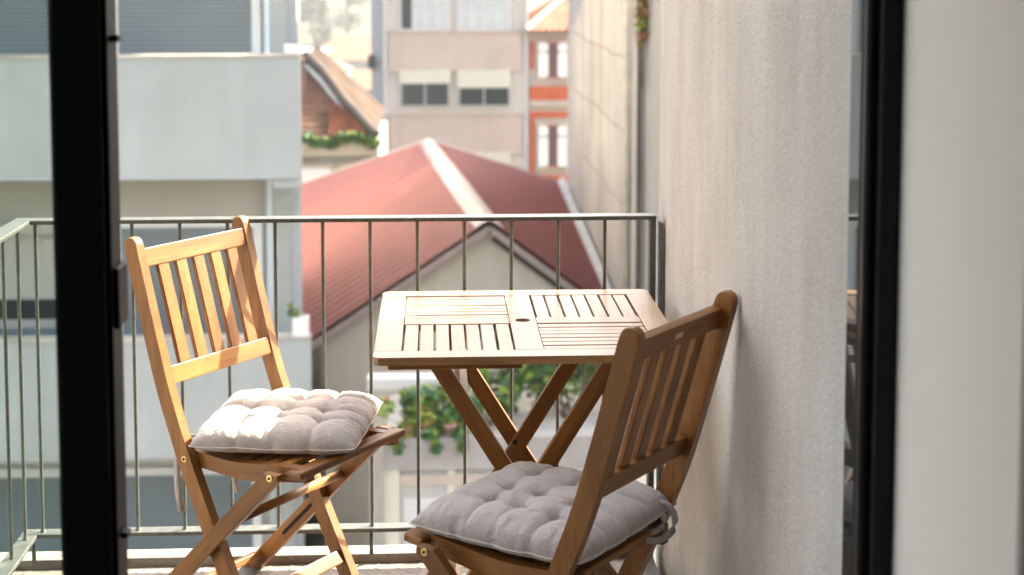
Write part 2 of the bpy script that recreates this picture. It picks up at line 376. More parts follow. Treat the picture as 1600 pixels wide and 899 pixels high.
gb('lock_keeper', M['frame_black'], -0.4400, -0.4290, 2.115, 2.14, 1.490, 1.500)
gb('strike_plate', M['frame_black'], -0.4400, -0.4325, 2.105, 2.165, 1.098, 1.182)
gb('edge_bolt', M['frame_black'], -0.4400, -0.4300, 2.115, 2.14, 0.800, 0.808)

# ================================================================ BALCONY
FZ = -0.020
bf = root('balcony_floor', (-0.24, 3.2, FZ), 'galvanised checker plate balcony floor with a raised rear edge strip', 'floor'); 
del bf['category']; bf['kind'] = 'structure'
box('slab', M['plate'], bf, -0.90, 0.83, -0.948, 0.90, -0.10, 0.0)
LIP = 0.024
box('edge_strip', M['plate'], bf, -0.90, 0.83, 0.901, 0.965, -0.10, LIP, 0.001)
box('edge_strip', M['plate'], bf, -0.965, -0.901, -0.948, 0.965, -0.10, LIP, 0.001)
# raised lugs of the checker plate
vs, fs = [], []
def lug(cx, cy, z, ang, L=0.0125, W_=0.0030, H=0.0014, vert=None):
    ca, sa = math.cos(ang), math.sin(ang); b0 = len(vs)
    for lx, ly, lz in ((-L,0,0),(-L*.4,-W_,0),(L*.4,-W_,0),(L,0,0),(L*.4,W_,0),(-L*.4,W_,0),(-L*.45,0,H),(L*.45,0,H)):
        X, Y = lx*ca - ly*sa, lx*sa + ly*ca
        if vert is None: vs.append((cx+X, cy+Y, z+lz))
        else: vs.append((cx+X, vert-lz, cy+Y))
    for f in ((0,1,6),(1,2,7,6),(2,3,7),(3,4,7),(4,5,6,7),(5,0,6)): fs.append(tuple(b0+i for i in f))
P_ = 0.0290
for i in range(int(1.73/P_)):
    for j in range(int(1.84/P_)):
        x = -0.895 + (i+.5)*P_; y = -0.93 + (j+.5)*P_
        lug(x, y, 0.0, R(45) if (i+j) % 2 else R(-45))
for i in range(int(1.73/P_)):
    x = -0.895 + (i+.5)*P_
    lug(x, 0.914, LIP, R(45) if i % 2 else R(-45)); lug(x, 0.94, LIP, R(-45) if i % 2 else R(45))
    lug(x, 0.014, 0, R(35) if i % 2 else R(-35), 0.010, 0.003, 0.0015, 0.901)
me = bpy.data.meshes.new('lugs'); me.from_pydata(vs, [], fs); me.update()
tl = link('tread_lugs', me, M['plate'], bf); tl['kind'] = 'stuff'; tl['label'] = 'raised diagonal lugs of the checker plate'

# railing
RX0, RY = -1.090, 4.100
RT, RB = 0.930, 0.083
rr = root('balcony_railing', (-0.25, RY, FZ), 'grey green metal balcony railing with thin upright bars', 'railing')
def rb(name, x0, x1, y0, y1, z0, z1, bev=0.0012): return box(name, M['rail'], rr, x0+0.25, x1+0.25, y0-RY, y1-RY, z0-FZ, z1-FZ, bev)
rb('top_rail', RX0-0.022, 0.588, RY-0.026, RY+0.024, RT-0.011, RT)
rb('top_rail', RX0-0.022, RX0+0.026, 2.26, RY-0.0265, RT-0.011, RT)
rb('bottom_rail', RX0-0.022, 0.588, RY-0.022, RY+0.022, RB-0.011, RB)
rb('bottom_rail', RX0-0.022, RX0+0.022, 2.26, RY-0.0225, RB-0.011, RB)
rb('end_post', 0.572, 0.588, RY-0.020, RY+0.020, LIP+FZ+0.001, RT-0.0115)
rb('wall_plate', 0.600, 0.606, RY-0.025, RY+0.025, RB, RT-0.02)
rb('wall_bracket', 0.5885, 0.612, RY-0.012, RY+0.012, 0.45, 0.47)
_bal = []
def baluster(x, y):
    if not _bal:
        z0, z1 = RB-FZ-0.001, RT-0.0105-FZ; r_ = 0.0048; n = 10; bm = bmesh.new()
        prof = [(0.0088, z0), (0.0080, z0+0.002), (0.0056, z0+0.006), (r_, z0+0.009), (r_, z1-0.008), (0.0058, z1-0.004), (0.0075, z1)]
        rg = [[bm.verts.new((a*math.cos(2*math.pi*k/n), a*math.sin(2*math.pi*k/n), z)) for k in range(n)] for a, z in prof]
        for A, B in zip(rg, rg[1:]):
            for k in range(n): bm.faces.new((A[k], A[(k+1)%n], B[(k+1)%n], B[k]))
        me = mesh_of(bm); me.materials.append(M['rail'])
        for p in me.polygons: p.use_smooth = True
        _bal.append(me)
    return link('baluster', _bal[0], None, rr, Matrix.Translation((x, y, 0)))
for i in range(11):
    x = -0.806 + 0.1258*i
    if x < 0.5: baluster(x+0.25, 0)
for x in (-0.932, -1.058): baluster(x+0.25, 0)
for i in range(14):
    y = 4.045 - 0.135*i
    if y > 2.3: baluster(RX0+0.25, y-RY)
for x in (-0.180,): rod('foot', M['rail'], rr, (x+0.25, 0, LIP+0.0005), (x+0.25, 0, RB-0.0113-FZ), 0.0055, 10)
rod('foot', M['rail'], rr, (RX0+0.262, -0.02, LIP+0.0005), (RX0+0.262, -0.02, RB-0.0113-FZ), 0.0055, 10)
rod('foot', M['rail'], rr, (RX0+0.25, -1.0, LIP+0.0005), (RX0+0.25, -1.0, RB-0.0113-FZ), 0.0055, 10)

# ================================================================ TABLE
TQ, TC, TE = 0.2547, 0.0639, 0.0626
TX0, TY0, TZ = -0.1413, 3.337, 0.740
TS = 2*TQ + TC + 2*TE
TT = 0.018
tb = root('folding_table', (TX0+TS/2, TY0+TS/2, FZ), 'square folding wooden slatted table with round parasol hole', 'table')
def tw(x, y, z): return Vector((TX0 + x - (TX0+TS/2), TY0 + y - (TY0+TS/2), z - FZ))
def tpiece(name, x0, x1, y0, y1, along, t=TT, ztop=TZ, bev=0.0018, mat='table_wood', dz=0.0):
    zc = ztop - t/2 + dz
    if along == 'x': p0, p1, wd = tw(x0, (y0+y1)/2, zc), tw(x1, (y0+y1)/2, zc), y1-y0
    else: p0, p1, wd = tw((x0+x1)/2, y0, zc), tw((x0+x1)/2, y1, zc), x1-x0
    return bar(name, M[mat], tb, p0, p1, (0, 0, 1), wd, t, bev)
def corner_board(x0, x1, y0, y1, front):
    # full-width end board with its two outer corners rounded
    L = x1-x0; Wd = y1-y0; r = 0.018; pts = []
    def arc(cx, cy, a0, a1):
        return [(cx + r*math.cos(a0+(a1-a0)*k/5), cy + r*math.sin(a0+(a1-a0)*k/5)) for k in range(6)]
    if front: pts = arc(-L/2+r, -Wd/2+r, math.pi, 1.5*math.pi) + arc(L/2-r, -Wd/2+r, 1.5*math.pi, 2*math.pi) + [(L/2, Wd/2), (-L/2, Wd/2)]
    else: pts = [(-L/2, -Wd/2), (L/2, -Wd/2)] + arc(L/2-r, Wd/2-r, 0, 0.5*math.pi) + arc(-L/2+r, Wd/2-r, 0.5*math.pi, math.pi)
    me = prism_mesh(pts, -TT/2, TT/2, 0.002)
    m = frame_mtx(tw(x0, (y0+y1)/2, TZ-TT/2), tw(x1, (y0+y1)/2, TZ-TT/2), (0, 0, 1))
    return link('end_board', me, M['table_wood'], tb, m)
g = 0.0006
EB = 0.0450   # end boards
corner_board(0, TS, 0, TE-0.002, True); corner_board(0, TS, TS-TE+0.002, TS, False)
tpiece('side_board', 0, TE-g, TE-0.002+g, TS-TE+0.002-g, 'y'); tpiece('side_board', TS-TE+g, TS, TE-0.002+g, TS-TE+0.002-g, 'y')
xm0, xm1 = TE+TQ, TE+TQ+TC
# centre board with the parasol hole
def hole_board():
    L = (TS-TE+0.002-g)-(TE-0.002+g); Wd = xm1-xm0-2*g; rh = 0.0185; n = 32
    bm = bmesh.new(); out = []
    for k in range(n):
        a = 2*math.pi*k/n; c, s = math.cos(a), math.sin(a)
        f = min((L/2)/max(abs(c), 1e-6), (Wd/2)/max(abs(s), 1e-6)); out.append((c*f, s*f))
    ring = {}
    for z in (-TT/2, TT/2):
        ring[z] = ([bm.verts.new((x, y, z)) for x, y in out], [bm.verts.new((rh*math.cos(2*math.pi*k/n), rh*math.sin(2*math.pi*k/n), z)) for k in range(n)])
    for k in range(n):
        j = (k+1) % n
        for z in ring: bm.faces.new((ring[z][0][k], ring[z][0][j], ring[z][1][j], ring[z][1][k]))
        for q in (0, 1): bm.faces.new((ring[-TT/2][q][k], ring[-TT/2][q][j], ring[TT/2][q][j], ring[TT/2][q][k]))
    # square the ends off
    for z in (-TT/2, TT/2):
        for v in ring[z][0]: pass
    me = mesh_of(bm)
    return link('centre_board', me, M['table_wood'], tb, frame_mtx(tw((xm0+xm1)/2, TE-0.002+g, TZ-TT/2), tw((xm0+xm1)/2, TS-TE+0.002-g, TZ-TT/2), (0, 0, 1)))
def hole_board2():
    L = (TS-TE+0.002-g)-(TE-0.002+g); Wd = xm1-xm0-2*g; rh = 0.0185; n = 32
    bm = bmesh.new(); sq = []
    for k in range(n):
        a = 2*math.pi*k/n + math.pi/4; c, s = math.cos(a), math.sin(a)
        f = (Wd/2)/max(abs(c), abs(s)); sq.append((c*f, s*f))
    for z in (-TT/2, TT/2):
        O = [bm.verts.new((x, y, z)) for x, y in sq]; I = [bm.verts.new((rh*math.cos(2*math.pi*k/n+math.pi/4), rh*math.sin(2*math.pi*k/n+math.pi/4), z)) for k in range(n)]
        for k in range(n): bm.faces.new((O[k], O[(k+1)%n], I[(k+1)%n], I[k]))
        for s in (-1, 1):
            q = [bm.verts.new(p) for p in ((s*Wd/2, -Wd/2, z), (s*L/2, -Wd/2, z), (s*L/2, Wd/2, z), (s*Wd/2, Wd/2, z))]; bm.faces.new(q)
        if z < 0: IA, = (I,)
        else:
            for k in range(n): bm.faces.new((IA[k], IA[(k+1)%n], I[(k+1)%n], I[k]))
    for s in (-1, 1):
        for q in (((-L/2, s*Wd/2), (L/2, s*Wd/2)), ((s*L/2, -Wd/2), (s*L/2, Wd/2))):
            bm.faces.new([bm.verts.new((*q[0], -TT/2)), bm.verts.new((*q[1], -TT/2)), bm.verts.new((*q[1], TT/2)), bm.verts.new((*q[0], TT/2))])
    bmesh.ops.remove_doubles(bm, verts=bm.verts, dist=1e-5)
    return link('centre_board', mesh_of(bm), M['table_wood'], tb, frame_mtx(tw((xm0+xm1)/2, TE-0.002+g, TZ-TT/2), tw((xm0+xm1)/2, TS-TE+0.002-g, TZ-TT/2), (0, 0, 1)))
hole_board2()
ym0, ym1 = TE+TQ, TE+TQ+TC
tpiece('middle_board', TE+g, xm0-g, ym0+0.0015, ym1-0.0015, 'x'); tpiece('middle_board', xm1+g, TS-TE-g, ym0+0.0015, ym1-0.0015, 'x')
def quad(x0, y0, along):
    n = 7; gap = 0.0052; x1, y1 = x0+TQ, y0+TQ
    yy0, yy1 = (y0 + 0.001, y1 - 0.001)
    for k in range(n):
        jz = random.uniform(-0.0012, 0.0); jx = random.uniform(-0.0008, 0.0008)
        if along == 'y':
            wd = (TQ - gap*(n+1))/n; a = x0 + gap + k*(wd+gap)
            tpiece('slat', a+jx, a+wd+jx, yy0, yy1, 'y', 0.013, TZ-0.0006, 0.0012, dz=jz)
        else:
            wd = (TQ - gap*(n+1))/n; a = y0 + gap + k*(wd+gap)
            tpiece('slat', x0+0.001, x1-0.001, a+jx, a+wd+jx, 'x', 0.013, TZ-0.0006, 0.0012, dz=jz)
quad(TE, TE, 'y'); quad(xm1, TE, 'x'); quad(TE, ym1, 'x'); quad(xm1, ym1, 'y')
# cleats under the top
for y0 in (0.010, TS-0.045):
    tpiece('cleat', 0.033, TS*0.5-0.02, y0, y0+0.035, 'x', 0.012, TZ-TT-0.0003, 0.003, 'chair_wood')
for (x0, x1) in ((TE*0.7, TE+0.02), (TS-TE-0.02, TS-TE*0.7)):
    tpiece('cleat', x0, x1, 0.055, TS-0.055, 'y', 0.014, TZ-TT-0.0003, 0.003, 'chair_wood')
for (x0, x1) in ((xm0-0.02, xm0), (xm1, xm1+0.02)):
    tpiece('cleat', x0, x1, 0.055, TS-0.055, 'y', 0.012, TZ-TT-0.0003, 0.002, 'chair_wood')
# two crossed leg frames
LZ = TZ - TT - 0.016
def tleg(xt, xf, y):
    a = Vector((xt-TX0-TS/2, y-TY0-TS/2, LZ-FZ)); b = Vector((xf-TX0-TS/2, y-TY0-TS/2, 0.0)); d = (b-a).normalized()
    # cut flat at the top and at the floor
    wd = 0.040; t = 0.0215; hx = wd/2/abs(d.z)
    poly = [(a.x-hx, a.z), (a.x+hx, a.z), (b.x+hx, b.z), (b.x-hx, b.z)]
    ang = math.atan2(d.z, d.x); ca, sa = math.cos(ang), math.sin(ang); c = (a+b)/2
    loc = [((x-c.x)*ca + (z-c.z)*sa, -(x-c.x)*sa + (z-c.z)*ca) for x, z in poly]
    me = prism_mesh(loc, -t/2, t/2, 0.002)
    X = Vector((ca, 0, sa)); Y = Vector((-sa, 0, ca)); Z = X.cross(Y)
    m = Matrix((X, Y, Z)).transposed().to_4x4(); m.translation = c
    return link('leg', me, M['chair_wood'], tb, m)
XT1, XF1, XT2, XF2 = -0.018, 0.432, 0.436, -0.018
for y in (3.540, 3.980): tleg(XT1, XF1, y)
for y in (3.5635, 3.9565): tleg(XT2, XF2, y)
def tlocal(x, y, z): return Vector((x-TX0-TS/2, y-TY0-TS/2, z-FZ))
def lx(xt, xf, z): return xt + (xf-xt)*(1-z/LZ)
for z, xt, xf, y0, y1 in ((0.09, XT1, XF1, 3.551, 3.969), (0.09, XT2, XF2, 3.575, 3.945), (0.585, XT1, XF1, 3.551, 3.969), (0.64, XT2, XF2, 3.575, 3.945)):
    x = lx(xt, xf, z)
    bar('stretcher', M['chair_wood'], tb, tlocal(x, y0, z), tlocal(x, y1, z), (1 if xt < xf else -1, 0, 0.8), 0.032, 0.016, 0.002)
xc = (XT1+XF1)/2
for s, y in ((-1, 3.529), (1, 3.945)):
    rod('pivot_bolt', M['steel_dark'], tb, tlocal(lx(XT1, XF1, 0.36), y-0.0015, 0.357), tlocal(lx(XT1, XF1, 0.36), y+0.001, 0.357), 0.006, 14)

# ================================================================ FOLDING CHAIR
CW, CT = 0.407, 0.025
H2 = CW/2
def catmull(P, n=8):
    out = []
    for i in range(len(P)-1):
        p0 = P[max(i-1, 0)]; p1 = P[i]; p2 = P[i+1]; p3 = P[min(i+2, len(P)-1)]
        for k in range(n):
            t = k/n
            out.append(tuple(0.5*((2*p1[j]) + (-p0[j]+p2[j])*t + (2*p0[j]-5*p1[j]+4*p2[j]-p3[j])*t*t + (-p0[j]+3*p1[j]-3*p2[j]+p3[j])*t**3) for j in (0, 1)))
    out.append(P[-1]); return out
PROF = catmull([(-0.133, 0.918), (-0.0995, 0.80), (-0.069, 0.695), (-0.030, 0.570), (0.034, 0.412), (0.135, 0.200), (0.249, FZ)], 6)
def prof_at(z):
    for (s0, z0), (s1, z1) in zip(PROF, PROF[1:]):
        if z1 <= z <= z0: t = (z0-z)/(z0-z1); return s0+(s1-s0)*t, ((s1-s0), (z1-z0))
    return PROF[-1][0], (0.4, -1)
def post_mesh(wd=0.042, t=CT):
    L, Rr = [], []
    for i, p in enumerate(PROF):
        q0 = PROF[max(i-1, 0)]; q1 = PROF[min(i+1, len(PROF)-1)]
        d = Vector((q1[0]-q0[0], q1[1]-q0[1])).normalized(); n = Vector((-d.y, d.x)); h = wd/2
        L.append((p[0]+n.x*h, p[1]+n.y*h)); Rr.append((p[0]-n.x*h, p[1]-n.y*h))
    # flat foot
    L[-1] = (PROF[-1][0]+wd/2*1.08, FZ); Rr[-1] = (PROF[-1][0]-wd/2*1.08, FZ)
    c = PROF[0]; a0 = math.atan2(Rr[0][1]-c[1], Rr[0][0]-c[0]); cap = []
    a1 = math.atan2(L[0][1]-c[1], L[0][0]-c[0])
    for k in range(1, 8):
        a = a0 + (a1-a0-(2*math.pi if a1 > a0 else 0))*k/8
        cap.append((c[0]+wd/2*math.cos(a), c[1]+wd/2*math.sin(a)))
    poly = L + Rr[::-1] + cap
    # local X = world z (grain), local Y = s, local Z = lateral
    return prism_mesh([(z-FZ, s) for s, z in poly], -t/2, t/2, 0.003, 2)
M_POST = Matrix(((0, 1, 0, 0), (0, 0, 1, 0), (1, 0, 0, 0), (0, 0, 0, 1)))   # (X,Y,Z)->(s=Y, a=Z, z=X)
def chair(label, loc, rz, group):
    r = root('folding_chair', loc, label, 'chair', group, rz)
    w_ = M['chair_wood']
    def V(s, a, z): return (s, a, z-FZ)
    pm = post_mesh(); pm.materials.append(w_)
    for sg in (-1, 1):
        o = link('back_post', pm, None, r, Matrix.Translation((0, sg*(H2-CT/2), 0)) @ M_POST)
    hi = H2-CT
    # seat-side legs
    P, G = (0.321, 0.428), (-0.128, FZ)
    d = Vector((G[0]-P[0], G[1]-P[1])).normalized(); n = Vector((-d.y, d.x)); wd = 0.040; LT = 0.022
    def legpt(tt): return (P[0]+(G[0]-P[0])*tt, P[1]+(G[1]-P[1])*tt)
    for sg in (-1, 1):
        top = Vector(P) - d*0.012; hx = wd/2
        foot_l = Vector((G[0] + wd/2/abs(d.y), FZ)); foot_r = Vector((G[0] - wd/2/abs(d.y), FZ))
        A = top + n*hx; B = top - n*hx
        if A.x < B.x: A, B = B, A
        # chamfered top
        poly = [(foot_r.x, foot_r.y), (foot_l.x, foot_l.y), (A.x, A.y), (A.x - d.x*0.010 - n.x*0.012*(1 if n.x > 0 else -1), A.y - d.y*0.010 - n.y*0.012*(1 if n.x > 0 else -1)), (B.x, B.y)]
        zm = 0.4365; out_ = []
        for i_ in range(len(poly)):
            (x0_, z0_), (x1_, z1_) = poly[i_], poly[(i_+1) % len(poly)]
            if z0_ <= zm: out_.append((x0_, z0_))
            if (z0_ <= zm) != (z1_ <= zm):
                t_ = (zm-z0_)/(z1_-z0_); out_.append((x0_+(x1_-x0_)*t_, zm))
        poly = out_
        ang = math.atan2(d.y, d.x); ca, sa = math.cos(ang), math.sin(ang); c = (Vector(P)+Vector(G))/2
        loc2 = [((x-c.x)*ca + (y-c.y)*sa, -(x-c.x)*sa + (y-c.y)*ca) for x, y in poly]
        if 1:
            # solid leg, its long slot only a dark strip
            slot0, slot1, sh = -0.09, 0.055, 0.0045
            me_ = prism_mesh(loc2, -LT/2, LT/2, 0.002)
            X = Vector((ca, 0, sa)); Y = Vector((-sa, 0, ca)); Z = X.cross(Y)
            m = Matrix((X, Y, Z)).transposed().to_4x4(); m.translation = (c.x, sg*(H2+LT/2+0.0008), c.y-FZ)
            lg = link('front_leg', me_, w_, r, m)
            sx = link('slot_shade_strip', prism_mesh([(-0.075, -sh), (0.075, -sh), (0.079, -sh*.5), (0.079, sh*.5), (0.075, sh), (-0.075, sh), (-0.079, sh*.5), (-0.079, -sh*.5)], -0.0006, 0.0006), M['steel_dark'], lg)
            # dark strip on the inner face, the slot's shade painted in
            inner = (-sg) * (1 if Z.y > 0 else -1)
            sx.location = (0.075, 0.0, inner*(LT/2+0.0004))
    # back rails and slats, following the curve of the posts
    def rail(name, z, hgt, t, off=0.0075):
        s, dd = prof_at(z); dn = Vector((dd[0], 0, dd[1])).normalized(); nf = Vector((-dn.z, 0, dn.x))
        if nf.x < 0: nf = -nf
        c0 = Vector(V(s, -hi-0.0, z)) + nf*off; c1 = Vector(V(s, hi, z)) + nf*off
        return bar(name, w_, r, c0, c1, nf, hgt, t, 0.0025)
    tr = rail('top_rail', 0.884, 0.046, 0.021); rail('lower_rail', 0.604, 0.044, 0.021)
    for k in range(5):
        a = (k-2)*0.0615
        pts = []
        zs = [0.862, 0.80, 0.74, 0.68, 0.626]
        bm = bmesh.new(); rings = []
        for z in zs:
            sA, sB = prof_at(0.862)[0], prof_at(0.626)[0]; s = sA + (sB-sA)*(0.862-z)/(0.862-0.626); dd = (sB-sA, 0.626-0.862); dn = Vector((dd[0], 0, dd[1])).normalized(); nf = Vector((-dn.z, 0, dn.x))
            if nf.x < 0: nf = -nf
            c = Vector((z-FZ, s, 0)); nl = Vector((nf.z, nf.x, 0)); hw, ht = 0.0185, 0.0062
            ch = 0.0018
            ring = []
            for (u_, v_) in ((-hw+ch, -ht), (hw-ch, -ht), (hw, -ht+ch), (hw, ht-ch), (hw-ch, ht), (-hw+ch, ht), (-hw, ht-ch), (-hw, -ht+ch)):
                ring.append(bm.verts.new(c + nl*(v_+0.0095) + Vector((0, 0, u_))))
            rings.append(ring)
        for A_, B_ in zip(rings, rings[1:]):
            for q in range(8): bm.faces.new((A_[q], A_[(q+1)%8], B_[(q+1)%8], B_[q]))
        bm.faces.new(rings[0]); bm.faces.new(rings[-1][::-1])
        link('back_slat', mesh_of(bm), w_, r, Matrix.Translation((0, a, 0)) @ M_POST)
    # seat: two shaped side rails, front and rear boards, cross slats
    def ztop(s):      # dished seat profile
        u = max(0.0, min(1.0, (s+0.01)/0.40))
        return 0.434 - 0.012*math.sin(math.pi*min(1, u*1.15))**2 + 0.010*u
    for sg in (-1, 1):
        N = 14; top = []; bot = []
        for i in range(N+1):
            s = -0.012 + (0.392+0.012)*i/N
            top.append((s, ztop(s)+0.0005))
            bot.append((s, ztop(s)-0.040+0.012*max(0, (i-8)/6.0)+0.004*math.sin(s*16)))
        poly = [(s, z-FZ) for s, z in top + bot[::-1]]
        me_ = prism_mesh(poly, -0.0135, 0.0135, 0.003)
        # local (x,y,z) = (s, z, a)
        m = Matrix(((1, 0, 0, 0), (0, 0, 1, sg*(hi-0.0145)), (0, 1, 0, 0), (0, 0, 0, 1)))
        link('seat_rail', me_, w_, r, m)
    ns = 8; pitch = 0.0418
    for k in range(ns):
        s = 0.012 + pitch*k; ww = 0.033
        sl_ = (ztop(s+0.01)-ztop(s-0.01))/0.02
        hl = hi-0.0285
        bar('seat_slat', w_, r, V(s, -hl, ztop(s)-0.0065), V(s, hl, ztop(s)-0.0065), (-sl_, 0, 1), ww, 0.013, 0.0028)
    bm = bmesh.new()
    # rounded front board
    s = 0.3700
    # front nosing
    bar('seat_front', w_, r, V(s, -H2+0.0005, ztop(s)-0.0095), V(s, H2-0.0005, ztop(s)-0.0095), (-0.12, 0, 1), 0.050, 0.020, 0.007, 3)
    bm.free()
    for a in (-0.095, 0.095):
        bar('seat_batten', w_, r, V(0.0, a, ztop(0)-0.020), V(0.345, a, ztop(0.34)-0.020), (0, 0, 1), 0.020, 0.012, 0.002)
    # stretchers
    rod('dowel', w_, r, V(0.183, -H2, 0.292), V(0.183, H2, 0.292), 0.0115, 16)
    sf, dd = prof_at(0.085)
    bar('foot_rail', w_, r, V(sf+0.006, -hi, 0.085), V(sf+0.006, hi, 0.085), (0.75, 0, 0.5), 0.034, 0.018, 0.003)
    bar('foot_rail', w_, r, V(-0.10, -H2, 0.022), V(-0.10, H2, 0.022), (-0.35, 0, 0.9), 0.034, 0.018, 0.003)
    # brass bolts
    for sg in (-1, 1):
        for (s, z, a) in ((0.034, 0.418, H2), (P[0], P[1], H2+LT+0.0008)):
            bo = rod('bolt', M['brass'], r, V(s, sg*(a-0.001), z), V(s, sg*(a+0.0022), z), 0.0078, 20)
            hx_ = rod('bolt_socket', M['steel_dark'], bo, (0, 0, 0), (0.0032, 0, 0), 0.0032, 6)
            hx_.matrix_local = Matrix.Translation((0.0016*1.0 if True else 0, 0, 0))
    # small brass maker's plate on the back of the top rail
    s, dd = prof_at(0.884); dn = Vector((dd[0], 0, dd[1])).normalized(); nf = Vector((-dn.z, 0, dn.x))
    if nf.x < 0: nf = -nf
    cb = Vector(V(s, 0.0, 0.884)) - nf*(0.0105-0.0075+0.0006)
    pl_ = bar('name_plate', M['brass'], r, cb+Vector((0, -0.016, 0)), cb+Vector((0, 0.016, 0)), -nf, 0.012, 0.0010, 0.0002, 1)
    return r
GR = 'folding chairs around the square table'
c1 = chair('folding slatted chair in the sun beside the black door upright', (-0.517, 3.843, FZ), R(-34.9), GR)
c2 = copy_tree(c1); c2.location = (0.366, 2.996, FZ); c2.rotation_euler = (0, 0, R(142.9))
c2['label'] = 'folding slatted chair in shade beside the cream plaster wall seen from behind'

# ================================================================ CUSHIONS
def cushion_mesh(seed, hs=0.200, n=170, Ht=0.056, Hb=0.024):
    T = (-0.44, 0.0, 0.44); rnd = random.Random(seed)
    jit = {(i, j): (rnd.uniform(-.06, .06), rnd.uniform(-.06, .06)) for i in range(3) for j in range(3)}
    tuft = [(T[i]+jit[i, j][0], T[j]+jit[i, j][1]) for i in range(3) for j in range(3)]
    segs = []
    for i in range(3):
        for j in range(3):
            a = tuft[i*3+j]
            if i < 2: segs.append((a, tuft[(i+1)*3+j], rnd.uniform(0.55, 1.0)))
            if j < 2: segs.append((a, tuft[i*3+j+1], rnd.uniform(0.55, 1.0)))
    edges_ = []                                       # pleats running from the outer tufts to the seam
    for i in range(3):
        for sgn in (-1, 1):
            a = tuft[i*3+(0 if sgn < 0 else 2)]; edges_.append((a, (a[0]+rnd.uniform(-.10, .10), sgn*1.0), rnd.uniform(0.5, 1.3)))
            a = tuft[(0 if sgn < 0 else 2)*3+i]; edges_.append((a, (sgn*1.0, a[1]+rnd.uniform(-.10, .10)), rnd.uniform(0.5, 1.3)))
    for _ in range(14):                               # short puckers fanning from tufts
        a = tuft[rnd.randrange(9)]; an = rnd.uniform(0, 6.283); L_ = rnd.uniform(0.12, 0.24)
        edges_.append((a, (a[0]+L_*math.cos(an), a[1]+L_*math.sin(an)), 0.35))
    def sd(u, v, A, B):
        dx, dy = B[0]-A[0], B[1]-A[1]; t = max(0.0, min(1.0, ((u-A[0])*dx+(v-A[1])*dy)/(dx*dx+dy*dy)))
        return math.hypot(u-A[0]-dx*t, v-A[1]-dy*t), t
    def f(u, v):
        au, av = abs(u), abs(v)
        base = (max(0, 1-au**5.5)**0.46) * (max(0, 1-av**5.5)**0.46)
        wu = u + 0.035*noise.noise(Vector((u*2.5, v*2.5, 4+seed))); wv = v + 0.035*noise.noise(Vector((u*2.5, v*2.5, 14+seed)))
        dent = 0.0
        for a, b in tuft:
            r = math.hypot(wu-a, wv-b)
            if r < 0.5: dent += 0.46*math.exp(-(r/0.062)**1.3) + 0.10*math.exp(-(r/0.20)**2)
        cr = 0.0
        for A, B, k in segs:
            d_, t = sd(wu, wv, A, B)
            if d_ < 0.3: cr = max(cr, k*(0.26-0.16*math.sin(math.pi*t))*math.exp(-d_/0.036))
        pl = 0.0
        for A, B, k in edges_:
            d_, t = sd(wu, wv, A, B)
            if d_ < 0.25: pl = max(pl, k*0.27*(1-0.30*t)*math.exp(-d_/(0.030+0.018*t)))
        nz = noise.fractal(Vector((u*2.6+seed*7.1, v*2.6, seed*3.3)), 0.8, 2.1, 4)*0.03
        wr = noise.noise(Vector((u*9+seed, v*2.2, 1.7*seed)))*0.035 + noise.noise(Vector((u*2.2, v*10+seed, 5+seed)))*0.035
        # fine gathers along the seam
        m_ = max(au, av); ga = 0.0
        if m_ > 0.72:
            q_ = v if au > av else u
            ga = 0.055*noise.noise(Vector((q_*17, seed*2.0 + (3 if u+v > 0 else 0), 0.5*m_)))*min(1, (m_-0.72)/0.12)
        return max(0.0, base*(1 - min(0.80, dent+cr+pl)) + (nz + wr*(1 if m_ > 0.6 else 0.5) + ga)*base)
    def outline(u, v):
        # seam pulled in between puffs, corners drawn out
        s = 1.0 - 0.020*(abs(u*v))**3 + 0.02*(abs(u*v))**14
        pin_u = 0.0; pin_v = 0.0
        for t in T:
            pin_u += 0.020*math.exp(-((v-t)/0.06)**2)*abs(u)**6
            pin_v += 0.020*math.exp(-((u-t)/0.06)**2)*abs(v)**6
        wob = 0.010*noise.noise(Vector((u*3+seed, v*3, 9)))
        bul = 1 - 0.035*(1-abs(v)**2)*abs(u)**8*0 
        return hs*u*s*(1-pin_u+wob), hs*v*s*(1-pin_v+wob)
    vs_, fs_ = [], []; idx = {}
    zc = Hb
    def seamz(u, v):
        k = max(abs(u), abs(v))
        return zc + 0.004*noise.noise(Vector((u*2.3+seed, v*2.3, 3))) + 0.005*abs(u*v)**3
    for i in range(n+1):
        for j in range(n+1):
            u = math.sin((-1+2*i/n)*math.pi/2*0.86)/math.sin(math.pi/2*0.86); v = math.sin((-1+2*j/n)*math.pi/2*0.86)/math.sin(math.pi/2*0.86)
            x, y = outline(u, v); idx[i, j] = len(vs_); vs_.append((x, y, seamz(u, v) + Ht*f(u, v)))
    for i in range(n):
        for j in range(n): fs_.append((idx[i, j], idx[i+1, j], idx[i+1, j+1], idx[i, j+1]))
    low = {}
    for i in range(n+1):
        for j in range(n+1):
            if i in (0, n) or j in (0, n): low[i, j] = idx[i, j]; continue
            u = math.sin((-1+2*i/n)*math.pi/2*0.86)/math.sin(math.pi/2*0.86); v = math.sin((-1+2*j/n)*math.pi/2*0.86)/math.sin(math.pi/2*0.86)
            x, y = outline(u, v); b_ = (max(0, 1-abs(u)**5)**0.5)*(max(0, 1-abs(v)**5)**0.5)
            low[i, j] = len(vs_); vs_.append((x, y, seamz(u, v)*(1-b_) + 0.0*b_))
    for i in range(n):
        for j in range(n): fs_.append((low[i, j+1], low[i+1, j+1], low[i+1, j], low[i, j]))
    me = bpy.data.meshes.new('cushion'); me.from_pydata(vs_, [], fs_); me.update()
    for p in me.polygons: p.use_smooth = True
